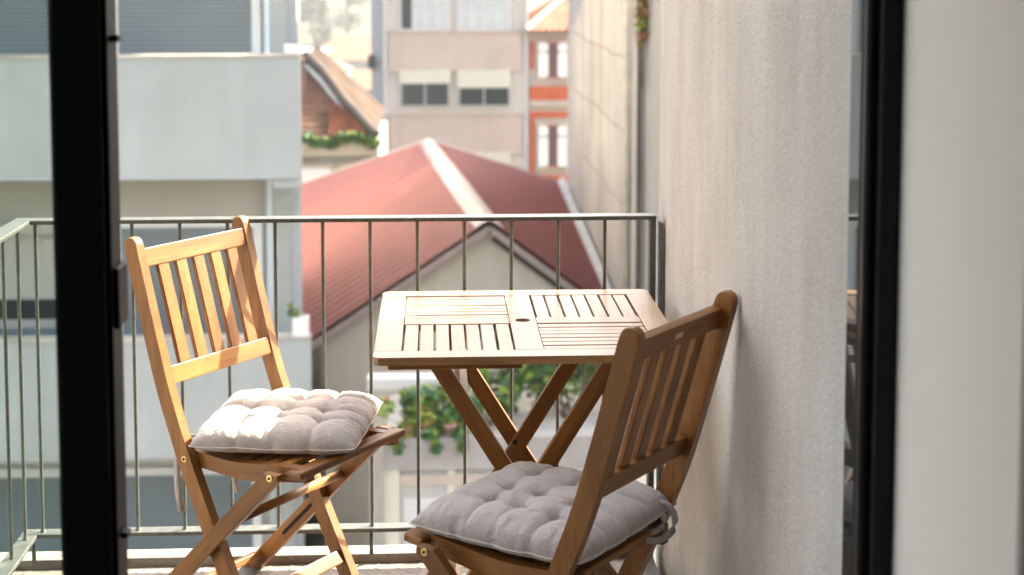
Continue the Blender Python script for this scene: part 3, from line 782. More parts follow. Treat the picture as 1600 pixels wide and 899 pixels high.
    ring = [vs_[idx[i, 0]] for i in range(n+1)] + [vs_[idx[n, j]] for j in range(1, n+1)] + [vs_[idx[i, n]] for i in range(n-1, -1, -1)] + [vs_[idx[0, j]] for j in range(n-1, 0, -1)]
    return me, ring, tuft, (lambda u, v: (*outline(u, v), seamz(u, v) + Ht*f(u, v)))
def ribbon(name, parent, pts, wd, side):
    bm = bmesh.new(); rows = []
    side = Vector(side).normalized()
    for i, p in enumerate(pts):
        p = Vector(p); d = (Vector(pts[min(i+1, len(pts)-1)])-Vector(pts[max(i-1, 0)])).normalized()
        sv = (side - d*side.dot(d)).normalized(); nn = d.cross(sv)
        rows.append([bm.verts.new(p + sv*wd/2*a + nn*0.0007*b) for a, b in ((-1, -1), (1, -1), (1, 1), (-1, 1))])
    for A, B in zip(rows, rows[1:]):
        for k in range(4): bm.faces.new((A[k], A[(k+1)%4], B[(k+1)%4], B[k]))
    bm.faces.new(rows[0][::-1]); bm.faces.new(rows[-1])
    return link(name, mesh_of(bm), M['cloth_tie'], parent, None, True)
def chair_pt(c, s, a, z):
    ph = c.rotation_euler[2]; return Vector((c.location.x + math.cos(ph)*s - math.sin(ph)*a, c.location.y + math.sin(ph)*s + math.cos(ph)*a, z))
SEATZ = 0.4385
def cushion(chair_o, s, a, rot, seed, label, hs, tilt=(0, 0)):
    p = chair_pt(chair_o, s, a, SEATZ)
    c = root('seat_cushion', p, label, 'cushion', 'tufted grey seat cushions', chair_o.rotation_euler[2]+rot)
    c.rotation_euler = (tilt[0], tilt[1], chair_o.rotation_euler[2]+rot)
    me, ring, tuft, fz = cushion_mesh(seed, hs)
    link('cover', me, M['cloth'], c)
    tm = tube_mesh([(x, y, z) for x, y, z in ring] + [ring[0]], 0.0016, 6)
    link('piping', tm, M['piping'], c, None, True)
    for (u, v) in tuft:
        x, y, z = fz(u, v)
        bm = bmesh.new(); bmesh.ops.create_uvsphere(bm, u_segments=8, v_segments=6, radius=0.0035)
        for vv in bm.verts: vv.co.z *= 0.6
        link('tuft_stitch', mesh_of(bm), M['cloth'], c, Matrix.Translation((x, y, z+0.0012)), True)
    return c
cu1 = cushion(c1, 0.166, 0.030, R(27.5), 3, 'tufted grey cushion half in sun on the chair by the black upright', 0.198)
cu2 = cushion(c2, 0.182, -0.004, R(1), 5, 'tufted grey cushion in shade on the chair by the plaster wall', 0.201)
def to_local(o, p):
    mm = Matrix.Translation(o.location) @ o.rotation_euler.to_matrix().to_4x4()
    return mm.inverted() @ Vector(p)
# hanging ties of the sunny cushion
def tie(c, ch, pts_sa, wd, side=(1, 0, 0)):
    pts = [to_local(c, chair_pt(ch, s, a, z)) for s, a, z in pts_sa]
    sv = c.rotation_euler.to_matrix().inverted() @ Vector(side)
    ribbon('tie', c, pts, wd, sv)
tie(cu1, c1, [(0.03, 0.025, 0.462), (-0.012, 0.020, 0.452), (-0.026, 0.018, 0.41), (-0.022, 0.016, 0.35), (-0.014, 0.020, 0.30), (-0.004, 0.024, 0.262)], 0.013)
tie(cu1, c1, [(0.03, -0.15, 0.462), (-0.015, -0.15, 0.452), (-0.042, -0.150, 0.41), (-0.046, -0.148, 0.35), (-0.040, -0.150, 0.30), (-0.030, -0.152, 0.262)], 0.016)
# knotted loop of the shaded cushion, round its rear post
def loop(c, ch, pts, wd, side): tie(c, ch, catm3(pts), wd, side)
def catm3(P, n=6):
    out = []
    for i in range(len(P)-1):
        q = [P[max(i-1, 0)], P[i], P[i+1], P[min(i+2, len(P)-1)]]
        for k in range(n):
            t = k/n; out.append(tuple(0.5*((2*q[1][j]) + (-q[0][j]+q[2][j])*t + (2*q[0][j]-5*q[1][j]+4*q[2][j]-q[3][j])*t*t + (-q[0][j]+3*q[1][j]-3*q[2][j]+q[3][j])*t**3) for j in range(3)))
    out.append(P[-1]); return out
loop(cu2, c2, [(0.02, -0.144, 0.462), (-0.006, -0.146, 0.484), (-0.026, -0.152, 0.480), (-0.038, -0.156, 0.455), (-0.034, -0.150, 0.428), (-0.014, -0.129, 0.412), (0.01, -0.099, 0.418)], 0.014, (0.3, 0.2, 1))
loop(cu2, c2, [(0.02, -0.140, 0.460), (0.0, -0.142, 0.472), (-0.016, -0.144, 0.462), (-0.018, -0.140, 0.442), (-0.006, -0.122, 0.430), (0.015, -0.096, 0.430)], 0.012, (0.3, 0.2, 1))

# ================================================================ GROUND AND HILLS
def terrain(x, y):
    z = -9.0
    if y > 60: z -= 0.11*min(y-60, 90)           # falls to the old town
    if y > 300: z += 0.16*(y-300)*(1-math.exp(-(y-300)/120.0))
    if y > 300: z += 6*noise.noise(Vector((x*0.006, y*0.006, 0)))*min(1, (y-300)/150)
    return z
vs, fs = [], []
ys = [-60, -20, 0, 20, 40, 60, 80, 110, 150, 200, 260, 320, 380, 440, 500, 560, 620, 680, 740, 800, 900, 1000, 1200, 1600, 2200, 3000]
xs = [-2500, -1500, -900, -600, -400, -300, -220, -160, -110, -70, -40, -20, 0, 20, 40, 70, 110, 160, 220, 300, 400, 600, 900, 1500, 2500]
for y in ys:
    for x in xs:
        yy = min(y, 1000); vs.append((x, y, terrain(x, yy)))
nx = len(xs)
for j in range(len(ys)-1):
    for i in range(nx-1): a = j*nx+i; fs.append((a, a+1, a+1+nx, a+nx))
me = bpy.data.meshes.new('ground'); me.from_pydata(vs, [], fs); me.update()
grd = link('ground', me, M['earth'], None, None, True); tag(grd, 'ground falling to the old town and rising to a green hill', kind='structure')
st = root('courtyard', (0, 30, -9.0), 'paved courtyard ground between the buildings', 'x'); del st['category']; st['kind'] = 'structure'
box('paving', M['asphalt'], st, -25, 25, -38, 29, -0.3, 0.03)

# ================================================================ LEFT BUILDING
lb = root('apartment_block', (-6.0, 18.0, -9.0), 'pale blue grey apartment block with solid balcony parapets and closed shutters', 'building')
def lbx(name, mat, x0, x1, y0, y1, z0, z1, bev=0.0, par=None): return box(name, mat, lb, x0+6, x1+6, y0-18, y1-18, z0+9, z1+9, bev)
bm = bmesh.new()
# the end wall runs back at a slant, away from the lane
q_ = [(-10.0, -0.25), (4.34, -0.25), (3.2, 9.0), (-10.0, 9.0)]
fa = [bm.verts.new((x, y, 0)) for x, y in q_]; fb = [bm.verts.new((x, y, 15.5)) for x, y in q_]
bm.faces.new(fa); bm.faces.new(fb)
for k in range(4): bm.faces.new((fa[k], fa[(k+1)%4], fb[(k+1)%4], fb[k]))
link('wall', mesh_of(bm), M['recess_plaster'], lb)
lbx('corner_strip', M['grey_strip'], -1.66, -1.565, 17.64, 17.90, -9, 6.5)
lbx('corner_pillar', M['blue_plaster'], -1.862, -1.662, 17.62, 17.748, -9, 6.5)
for k, zt in enumerate((3.68, 0.675, -2.365, -5.36)):
    xe = -1.445 if k < 2 else -1.365
    lbx('parapet', M['blue_plaster'], -16.0, xe, 16.50, 16.66, zt-1.315, zt-0.035)
    lbx('balcony_slab', M['recess_plaster'], -16.0, xe-0.12, 16.661, 17.749, zt-1.315, zt-1.13)
    lbx('parapet_end', M['blue_plaster'], -1.745, xe-0.002, 16.515, 16.69, zt-1.425, zt-1.317)
    lbx('coping', M['coping'], -16.05, xe+0.005, 16.485, 16.675, zt-0.034, zt)
for z_, x_ in ((0.30, -2.6), (-2.75, -3.0)):
    rod('cable', M['grey_strip'], lb, (x_+6-8, 16.493-18, z_+9-0.93), (x_+6+1.1, 16.493-18, z_+9-0.95), 0.010, 6)
dp = lb
bm = bmesh.new()
for zt in (0,): pass
bm.free()
rod('drain_pipe', M['pipe'], lb, (-1.905+6, 17.66-18, 0.1), (-1.905+6, 17.66-18, 15.4), 0.045, 14)
def shutter_window(x0, x1, z0, z1, y=17.745, frame=0.15, left_frame=True):
    par = lbx('window', M['recess_light'], x0-frame, x1+0.105, y-0.055, y, z0-0.05, z1+0.055)
    cx, cz = (x0-frame+x1+0.105)/2, (z0+z1+0.005)/2
    s = bmesh.new(); n = int((z1-z0)/0.052)
    for i in range(n):
        za = z0 + i*0.052; s_ = 0.004
        bm_box(s, x0-cx, x1-cx, -0.012, 0.0, za-cz, za+0.046-cz, 0.0)
    o = link('shutter_slats', mesh_of(s), M['shutter_blue'], par, Matrix.Translation((0, -0.056+0.0275, 0)))
    o['kind'] = 'stuff'
    return par
for x0, x1, z0, z1 in ((-3.575, -2.085, -0.55, 1.58), (-3.60, -2.10, -3.55, -1.325), (-3.645, -2.155, -6.45, -4.235), (-7.0, -4.30, -0.55, 1.58), (-7.2, -4.06, -6.45, -4.22), (-3.575, -2.085, 2.45, 4.6)):
    shutter_window(x0, x1, z0, z1)
# window strip at the far left, middle floor
wp = lbx('window', M['window_grey'], -7.0, -3.92, 17.70, 17.748, -2.66, -2.17)
o = box('pane', M['dark_glass'], wp, -1.50, 1.50, -0.032, -0.025, 0.0, 0.23)
o = box('ledge_panel', M['shutter_blue'], wp, -1.5, 1.5, -0.045, -0.025, -0.24, -0.10)
lbx('wall_band', M['recess_plaster'], -16.0, -3.93, 17.60, 17.699, -1.42, -1.30)
# objects on the parapets
def rounded(name, mat, dims, loc, label, cat, bev=0.03):
    bm = bmesh.new(); bm_box(bm, -dims[0]/2, dims[0]/2, -dims[1]/2, dims[1]/2, 0, dims[2], bev, 3)
    r = root(name, loc, label, cat); link('body', mesh_of(bm), mat, r); return r
wb = rounded('junction_box', M['white_box'], (0.16, 0.14, 0.085), (-1.53, 16.59, 0.675), 'small white box on the upper parapet end of the pale block', 'box', 0.015)
link('lid', box_mesh(0.17, 0.15, 0.014, 0.003).copy(), M['white_box'], wb, Matrix.Translation((0, 0, 0.093)))
def planter(name, loc, dims, label, mat):
    r = root(name, loc, label, 'planter'); a, b_, h = dims; bm = bmesh.new()
    for x0, x1, y0, y1, z0, z1 in ((-a/2, a/2, -b_/2, -b_/2+.02, 0, h), (-a/2, a/2, b_/2-.02, b_/2, 0, h), (-a/2, -a/2+.02, -b_/2+.02, b_/2-.02, 0, h), (a/2-.02, a/2, -b_/2+.02, b_/2-.02, 0, h), (-a/2+.02, a/2-.02, -b_/2+.02, b_/2-.02, 0, h*.8)):
        bm_box(bm, x0, x1, y0, y1, z0, z1)
    link('trough', mesh_of(bm), mat, r)
    return r
pl = planter('planter', (-1.47, 16.58, -2.365), (0.17, 0.15, 0.20), 'white planter box on the lower parapet end', M['white_box'])

def leaves(n, shape, size, rnd, tilt=1.0):
    """n small folded leaves scattered through a volume"""
    V_, F_ = [], []
    for _ in range(n):
        p = shape(rnd); s = size*rnd.uniform(0.6, 1.4)
        e = (rnd.uniform(0, 6.283), rnd.uniform(-1.1, 1.1)*tilt, rnd.uniform(0, 6.283))
        m = Matrix.Rotation(e[0], 3, 'Z') @ Matrix.Rotation(e[1], 3, 'X') @ Matrix.Rotation(e[2], 3, 'Z')
        b0 = len(V_)
        for q in ((0, -s, 0), (s*.55, -s*.1, s*.18), (0, s, -s*.1), (-s*.55, -s*.1, s*.18), (0, 0, 0)):
            V_.append(tuple(Vector(p) + m @ Vector(q)))
        F_ += [(b0, b0+1, b0+4), (b0+1, b0+2, b0+4), (b0+2, b0+3, b0+4), (b0+3, b0, b0+4)]
    me = bpy.data.meshes.new('leaves'); me.from_pydata(V_, [], F_); me.update(); return me
def clump_shape(clumps):
    def f(rnd):
        c, r = rnd.choice(clumps)
        while True:
            v = Vector((rnd.uniform(-1, 1), rnd.uniform(-1, 1), rnd.uniform(-1, 1)))
            if 0.3 < v.length < 1: break
        return (c[0]+v.x*r[0], c[1]+v.y*r[1], c[2]+v.z*r[2])
    return f
def shrub(name, loc, label, cat, clumps, n, size, mat, seed, group=None, stem=True, extra=None):
    rnd = random.Random(seed); r = root(name, loc, label, cat, group)
    me = leaves(n, clump_shape(clumps), size, rnd); link('foliage', me, mat, r)
    if extra:
        me = leaves(int(n*extra[1]), clump_shape(clumps), size*1.5, rnd); link('foliage', me, extra[0], r)
    if stem:
        bm = bmesh.new()
        for c, rr_ in clumps[:5]:
            cyl_bm(bm, (c[0]*0.3, c[1]*0.3, 0), (c[0], c[1], c[2]), 0.018, 0.007, 6)
        link('stem', mesh_of(bm), M['bark'], r)
    return r
shrub('potted_plant', (-1.52, 16.58, -2.19), 'small leafy plant growing in the white planter', 'plant', [((0, 0, 0.06), (0.07, 0.06, 0.07)), ((-0.06, 0, 0.12), (0.04, 0.04, 0.08))], 60, 0.03, M['leaf'], 4)

# ================================================================ RED ROOFED HOUSE
gh = root('gabled_house', (0.5, 24.0, -9.0), 'plastered gable house with red corrugated metal roof', 'house')
def G_(x, y, z): return Vector((x-0.5, y-24.0, z+9.0))
A0, B0 = Vector((0.69, 20.0, -1.74)), Vector((-0.14, 29.4, -1.71))
L0, L1 = Vector((-1.64, 20.0, -3.27)), Vector((-3.35, 29.4, -2.81))
R0, R1 = Vector((2.44, 20.0, -3.06)), Vector((2.46, 29.4, -2.55))
def corrugated(name, a, b, c, d, nr, amp, nseg, mat, step=0.0, parent=None, off=None, over=0.0):
    """sheet between ridge a-b and eave c-d, ribs running down the slope; step lifts tile rows"""
    V_, F_ = [], []; off = off or (lambda p: p)
    nrm = (b-a).cross(c-a).normalized()
    if nrm.z < 0: nrm = -nrm
    per = 6; NU = nr*per; NV = nseg
    rows = []
    for j in range(NV):
        for side in ((0, 1) if step else (0,)) if j < NV else ():
            rows.append(((j+side)/NV, (step if side == 1 else 0.0)))
    if not step: rows.append((1.0, 0.0))
    for (v, lift) in rows:
        for i in range(NU+1):
            u = i/NU; p = a.lerp(b, u).lerp(c.lerp(d, u), v)
            h = amp*(math.cos(2*math.pi*i/per) if step else (1.0 if i % per in (0, 1) else 0.0)) + lift
            V_.append(tuple(off(p + nrm*h)))
    W_ = NU+1
    for r_ in range(len(rows)-1):
        for i in range(NU): k = r_*W_+i; F_.append((k, k+1, k+1+W_, k+W_))
    # underside
    b0 = len(V_)
    for j in range(9):
        for i in range(9): V_.append(tuple(off(a.lerp(b, i/8).lerp(c.lerp(d, i/8), j/8) - nrm*(amp+0.04))))
    for j in range(8):
        for i in range(8): k = b0+j*9+i; F_.append((k, k+1, k+10, k+9))
    me = bpy.data.meshes.new(name); me.from_pydata(V_, [], F_); me.update()
    return link(name, me, mat, parent)
goff = lambda p: G_(*p)
corrugated('roof_slope', A0, B0, L0, L1, 34, 0.045, 10, M['red_metal_lit'], 0, gh, goff)
corrugated('roof_slope', A0, B0, R0, R1, 34, 0.045, 10, M['red_metal_shade'], 0, gh, goff)
# ridge cap: broad folded metal in lengths
nrc = 9
for i in range(nrc):
    t0, t1 = i/nrc, (i+1)/nrc; bm = bmesh.new()
    p0, p1 = A0.lerp(B0, t0) + Vector((0, -0.04 if i == 0 else 0.0, 0)), A0.lerp(B0, t1+0.006)
    lift = 0.050 + 0.004*(i % 2)
    prof = [(-0.19, -0.095), (-0.08, -0.025), (0.0, 0.02), (0.08, -0.03), (0.19, -0.105)]
    ra = [bm.verts.new(G_(p0.x+x, p0.y, p0.z+z+lift)) for x, z in prof]; rb_ = [bm.verts.new(G_(p1.x+x, p1.y, p1.z+z+lift)) for x, z in prof]
    ra2 = [bm.verts.new(G_(p0.x+x, p0.y, p0.z+z+lift-0.012)) for x, z in prof]; rb2 = [bm.verts.new(G_(p1.x+x, p1.y, p1.z+z+lift-0.012)) for x, z in prof]
    for k in range(4):
        bm.faces.new((ra[k], ra[k+1], rb_[k+1], rb_[k])); bm.faces.new((ra2[k], ra2[k+1], rb2[k+1], rb2[k])); bm.faces.new((ra[k], ra[k+1], ra2[k+1], ra2[k])); bm.faces.new((rb_[k], rb_[k+1], rb2[k+1], rb2[k]))
    for k in (0, 4): bm.faces.new((ra[k], rb_[k], rb2[k], ra2[k]))
    link('ridge_cap', mesh_of(bm), M['ridge'], gh)
# gable wall and body
poly = [(-1.50, -9.0), (2.42, -9.0), (2.42, -3.16), (A0.x, -1.90), (-1.50, -3.30)]
bm = bmesh.new()
fa = [bm.verts.new(G_(x, 20.22, z)) for x, z in poly]; fb = [bm.verts.new(G_(x, 20.45, z)) for x, z in poly]
bm.faces.new(fa); bm.faces.new(fb[::-1])
for k in range(5): bm.faces.new((fa[k], fa[(k+1)%5], fb[(k+1)%5], fb[k]))
link('gable_wall', mesh_of(bm), M['gable_plaster'], gh)
# long side walls and rear gable
for pts in (((-1.50, 20.45), (-3.15, 29.2), -3.42, -3.05), ((2.42, 20.45), (2.44, 29.2), -3.2, -2.75)):
    (xa, ya), (xb, yb), za, zb = pts; bm = bmesh.new()
    q = [bm.verts.new(G_(*p)) for p in ((xa, ya, -9), (xb, yb, -9), (xb, yb, zb), (xa, ya, za), (xa+.15, ya, -9), (xb+.15, yb, -9), (xb+.15, yb, zb), (xa+.15, ya, za))] if xa < 0 else [bm.verts.new(G_(*p)) for p in ((xa, ya, -9), (xb, yb, -9), (xb, yb, zb), (xa, ya, za), (xa-.15, ya, -9), (xb-.15, yb, -9), (xb-.15, yb, zb), (xa-.15, ya, za))]
    for f in ((0,1,2,3),(4,5,6,7),(0,1,5,4),(1,2,6,5),(2,3,7,6),(3,0,4,7)): bm.faces.new([q[i] for i in f])
    link('side_wall', mesh_of(bm), M['gable_plaster'], gh)
bm = bmesh.new(); pr_ = [(-3.15, -9), (2.44, -9), (2.44, -2.75), (B0.x, -1.95), (-3.15, -3.05)]
fa = [bm.verts.new(G_(x, 29.21, z)) for x, z in pr_]; fb = [bm.verts.new(G_(x, 29.36, z)) for x, z in pr_]
bm.faces.new(fa); bm.faces.new(fb[::-1])
for k in range(5): bm.faces.new((fa[k], fa[(k+1)%5], fb[(k+1)%5], fb[k]))
link('gable_wall', mesh_of(bm), M['gable_plaster'], gh)
# barge boards under the front edge, trim along the far edge, flashing at the party wall
def gbar(name, mat, p0, p1, up, wd, t): return bar(name, mat, gh, goff(Vector(p0)), goff(Vector(p1)), up, wd, t, 0.004, 1)
gbar('barge_board', M['ridge'], (0.69, 19.985, -1.80), (-1.66, 19.985, -3.345), (0, -1, 0), 0.085, 0.028)
gbar('barge_board', M['ridge'], (0.69, 19.985, -1.80), (2.43, 19.985, -3.115), (0, -1, 0), 0.085, 0.028)
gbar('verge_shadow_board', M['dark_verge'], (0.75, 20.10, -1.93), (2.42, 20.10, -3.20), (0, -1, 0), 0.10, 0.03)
gbar('edge_trim', M['ridge'], (-0.14, 29.42, -1.67), (-3.35, 29.42, -2.77), (0, 0, 1), 0.09, 0.03)
gbar('edge_trim', M['ridge'], (-0.14, 29.42, -1.67), (2.42, 29.42, -2.53), (0, 0, 1), 0.09, 0.03)
gbar('flashing', M['flash'], (2.36, 20.02, -2.93), (2.38, 29.3, -2.43), (-0.6, 0, 0.8), 0.15, 0.02)
# ---------------------------------------------------------------- tall party wall
pw = root('party_wall', (2.8, 22.0, -9.0), 'tall stained party wall rising beside the red roof', 'wall')
bm = bmesh.new()
prof = [(15.5, -9), (28.6, -9), (28.6, 0.35), (26.4, 0.9), (25.4, 2.2), (23.0, 4.6), (15.5, 5.2)]
fa = [bm.verts.new((2.475-2.8, y-22, z+9)) for y, z in prof]; fb = [bm.verts.new((2.80-2.8, y-22, z+9)) for y, z in prof]
bm.faces.new(fa); bm.faces.new(fb[::-1])
for k in range(len(prof)): bm.faces.new((fa[k], fa[(k+1)%len(prof)], fb[(k+1)%len(prof)], fb[k]))
link('wall', mesh_of(bm), M['old_wall'], pw)
def pwb(name, mat, x0, x1, y0, y1, z0, z1): return box(name, mat, pw, x0-2.8, x1-2.8, y0-22, y1-22, z0+9, z1+9)
rod('drain_pipe', M['dark_verge'], pw, (2.39-2.8, 18.1-22, 5.6), (2.39-2.8, 18.1-22, 12.6), 0.022, 10)
rod('drain_pipe', M['coping'], pw, (2.43-2.8, 19.5-22, 4.8), (2.43-2.8, 19.5-22, 12.6), 0.045, 10)
pwb('sun_block', M['old_wall'], 3.6, 12.0, 29.0, 42.0, -9, 2.0)  # unseen block added behind the wall to keep sun off the red roof
pwb('end_pier', M['old_wall'], 2.40, 2.474, 18.2, 18.75, -9, 3.4)
for z0, y0, y1 in ((-0.55, 19.8, 27.5), (-1.55, 19.8, 26.0), (0.42, 19.8, 28.0)):
    n_ = 9; pts = [(2.474-2.8, y0+(y1-y0)*k/n_-22, z0+9+0.05*noise.noise(Vector((k*.7, z0, 0))) - 0.0*k) for k in range(n_+1)]
    link('crack_line', tube_mesh(pts, 0.010, 5), M['crack'], pw)
shrub('wall_creeper', (2.40, 17.9, 0.2), 'pale creeper spilling over the near top of the tall party wall', 'plant', [((0, 0, 1.2), (0.10, 0.3, 0.4)), ((0, 0.1, 0.75), (0.08, 0.2, 0.3))], 130, 0.05, M['leaf'], 12, extra=(M['leaf_red'], 0.5))

# ================================================================ LOW ANNEX WITH PLANTS
an = root('garden_annex', (0.9, 15.5, -9.0), 'low pale annex wall with roller shutter below the planted ledge', 'building')
def anb(name, mat, x0, x1, y0, y1, z0, z1, bev=0.0): return box(name, mat, an, x0-0.9, x1-0.9, y0-15.5, y1-15.5, z0+9, z1+9, bev)
anb('wall', M['gable_plaster'], -0.52, 2.3, 15.06, 17.0, -9, -3.30)
anb('parapet', M['old_wall'], -0.54, 2.3, 14.98, 15.14, -3.36, -3.04)
anb('terrace', M['coping'], -0.52, 2.3, 15.141, 17.0, -3.299, -3.15)
anb('pilaster', M['cream_box'], -0.475, -0.375, 14.99, 15.059, -9, -3.365)
anb('pilaster', M['cream_box'], 0.10, 0.17, 15.0, 15.059, -3.62, -3.365)
sh = anb('roller_shutter', M['window_grey'], -0.37, 1.30, 15.02, 15.058, -5.4, -3.40)
bm = bmesh.new()
for k in range(26): bm_box(bm, -0.80, 0.80, -0.012, 0, -0.97+k*0.066, -0.97+k*0.066+0.060)
o = link('slats', mesh_of(bm), M['shutter_white'], sh, Matrix.Translation((0, -0.0195, 0))); o['kind'] = 'stuff'
anb('lintel', M['stone_trim'], -0.37, 1.9, 14.995, 15.019, -3.52, -3.42)
lw = root('ledge_wall', (0.2, 17.4, -9), 'low white rimmed wall behind the planted ledge', 'wall')
box('wall', M['gable_plaster'], lw, -0.98, 2.0, 0.0, 0.18, 0, 5.78)
box('rim', M['white_box'], lw, -1.0, 0.05, -0.05, 0.22, 5.781, 5.93, 0.02, 2)
rs = random.Random(5)
def ledge_bush(x, y, w_, h, mat, seed, label, n=700, extra=None, z=-3.15):
    cl = []
    for k in range(7):
        cl.append(((rs.uniform(-w_/2, w_/2), rs.uniform(-0.25, 0.25), rs.uniform(0.15, h)), (w_*rs.uniform(.16, .28), 0.2, h*rs.uniform(.2, .35))))
    return shrub('ledge_bush', (x, y, z), label, 'bush', cl, n, 0.045, mat, seed, 'bushes on the annex ledge', True, extra)
ledge_bush(-0.33, 15.35, 0.5, 0.42, M['leaf'], 21, 'yellow green bush at the left end of the annex ledge', 500, (M['leaf_red'], 0.03))
ledge_bush(0.05, 15.45, 0.7, 0.50, M['leaf'], 22, 'bushy green vine on the annex ledge behind the left table legs', 600, (M['leaf_dark'], 0.5))
ledge_bush(0.50, 15.7, 0.5, 0.62, M['leaf_dark'], 23, 'dark green bush on the ledge behind the table leg crossing', 420, (M['leaf'], 0.5))
ledge_bush(0.95, 16.2, 0.8, 1.0, M['leaf_dark'], 24, 'tall dark green shrub on the ledge behind the table', 800, (M['leaf'], 0.6))
ledge_bush(1.45, 16.0, 0.7, 0.85, M['leaf'], 25, 'bright green shrub on the ledge near the right table leg', 700, (M['leaf_dark'], 0.3))
# trailing sprays over the parapet
for i, x in enumerate((-0.42, -0.05, 0.22)):
    shrub('trailing_plant', (x, 14.96, -3.06), ('trailing stems hanging over the parapet by the pilaster', 'trailing stems hanging over the parapet left of the pots', 'trailing stems hanging over the parapet right of the pots')[i], 'plant',
          [((0, 0.03, 0.05), (0.10, 0.06, 0.06)), ((0.03, -0.02, -0.06), (0.05, 0.03, 0.08))], 60, 0.035, M['leaf'], 40+i, 'trailing plants on the annex parapet', False, (M['leaf_dark'], 0.5))
def pot(x, y, z, r_, h, label):
    o = root('flower_pot', (x, y, z), label, 'flower pot', 'clay pots on the annex ledge'); bm = bmesh.new()
    prof = [(r_*.65, 0), (r_*.95, h*.8), (r_*1.1, h*.8), (r_*1.1, h), (r_*.9, h), (r_*.85, h*.85), (0.001, h*.85)]
    n = 16; rings = [[bm.verts.new((a*math.cos(2*math.pi*k/n), a*math.sin(2*math.pi*k/n), z_)) for k in range(n)] for a, z_ in prof]
    for A, B in zip(rings, rings[1:]):
        for k in range(n): bm.faces.new((A[k], A[(k+1)%n], B[(k+1)%n], B[k]))
    bm.faces.new(rings[0][::-1])
    link('pot', mesh_of(bm), M['terracotta'], o, None, True)
pot(0.12, 15.06, -3.04, 0.062, 0.12, 'terracotta pot on the annex parapet below the vine')
pot(-0.28, 15.06, -3.04, 0.05, 0.09, 'smaller terracotta pot near the left end of the parapet')

# ================================================================ PINK APARTMENT BUILDING
pk = root('pink_building', (0.7, 58.0, -11.0), 'pink and cream apartment building with strip windows behind the red roof', 'building')
PZ = 11.0
def pk_(name, mat, x0, x1, y0, y1, z0, z1): return box(name, mat, pk, x0-0.7, x1-0.7, y0-58, y1-58, z0+PZ, z1+PZ)
pk_('wall', M['cream_wall'], -1.83, 3.29, 55.10, 64, -11, 6.0)
pk_('side_strip', M['grey_strip'], -2.34, -1.831, 56.2, 64, -11, 6.0)
pk_('edge_pilaster', M['window_white'], -1.83, -1.76, 55.0, 55.099, -11, 6.0)
pk_('edge_pilaster', M['window_white'], 3.20, 3.29, 55.0, 55.099, -11, 6.0)
pk_('down_pipe', M['window_grey'], -1.96, -1.86, 55.9, 56.0, -11, 5.8)
pk_('gutter_bracket', M['dark_verge'], -2.45, -2.2, 55.9, 56.18, -2.0, -1.55)
for k in range(-2, 4):
    z = -0.665 + 2.97*k if k < 2 else -0.665 + 2.97*k
    zt = z; 
    # k=0 is the band at the top of the picture
    pk_('spandrel_panel', M['pink_panel'], -1.62, 3.06, 55.0, 55.099, zt-1.33, zt)
    pk_('sill', M['stone_trim'], -1.70, 3.14, 54.95, 55.09, zt+0.001, zt+0.06)
    pk_('lintel', M['stone_trim'], -1.70, 3.14, 54.98, 55.09, zt-1.40, zt-1.331)
    for j, (x0, x1) in enumerate(((-1.27, 0.50), (0.78, 2.65))):
        b = 0.16 if not (k == -1 and j == 0) else 0.0
        o = pk_('window', M['window_white'] if k >= 0 else M['window_grey'], x0, x1, 54.97, 55.09, zt+0.30 - (0.25 if k >= 0 else 0), zt+1.60)
        cx, cz = (x0+x1)/2, (zt+0.30-(0.25 if k >= 0 else 0)+zt+1.60)/2
        zl = zt + 0.36 - (0.25 if k >= 0 else 0)
        zb = zt+1.13-b if k < 0 else zt+1.55
        m_ = M['dark_glass'] if k < 0 else M['curtain']
        n_ = 2 if k < 0 else 4
        for q in range(n_):
            a, bb = x0+0.06 + q*(x1-x0-0.06)/n_, x0 + (q+1)*(x1-x0-0.06)/n_
            mm_ = m_ if not (k >= 0 and q in (0, ) and j == 0) else M['dark_glass']
            box('pane', mm_, o, a-cx, bb-cx, -0.075, -0.061, zl-cz, zb-cz)
        if k < 0: box('shutter_box', M['cream_box'], o, x0-cx-0.02, x1-cx+0.02, -0.14, -0.0605, zb-cz+0.01, zt+1.62-cz)

# ================================================================ ORANGE TILED BUILDING
og = root('orange_building', (5.0, 58.0, -13.0), 'orange tiled townhouse with red sash windows and clay roof', 'building')
def og_(name, mat, x0, x1, y0, y1, z0, z1): return box(name, mat, og, x0-5, x1-5, y0-58, y1-58, z0+13, z1+13)
og_('wall', M['stone_trim'], 3.34, 8.2, 55.15, 62, -13, -0.80)
for k in range(-1, 3):
    z = -2.62 - 3.22*k
    if z < 0:
        og_('tile_band', M['orange_tile'], 3.36, 8.15, 55.05, 55.149, z-0.50, z)
        og_('cornice', M['stone_trim'], 3.34, 8.2, 54.98, 55.149, z-0.72, z-0.51)
        og_('tile_band', M['orange_tile'], 3.36, 8.15, 55.05, 55.149, z-1.12, z-0.92)
    og_('tile_strip', M['orange_tile'], 3.36, 3.52, 55.05, 55.149, z-3.2, z-1.13) if z < 0 else og_('tile_strip', M['orange_tile'], 3.36, 3.50, 55.05, 55.149, -2.0, -1.02)
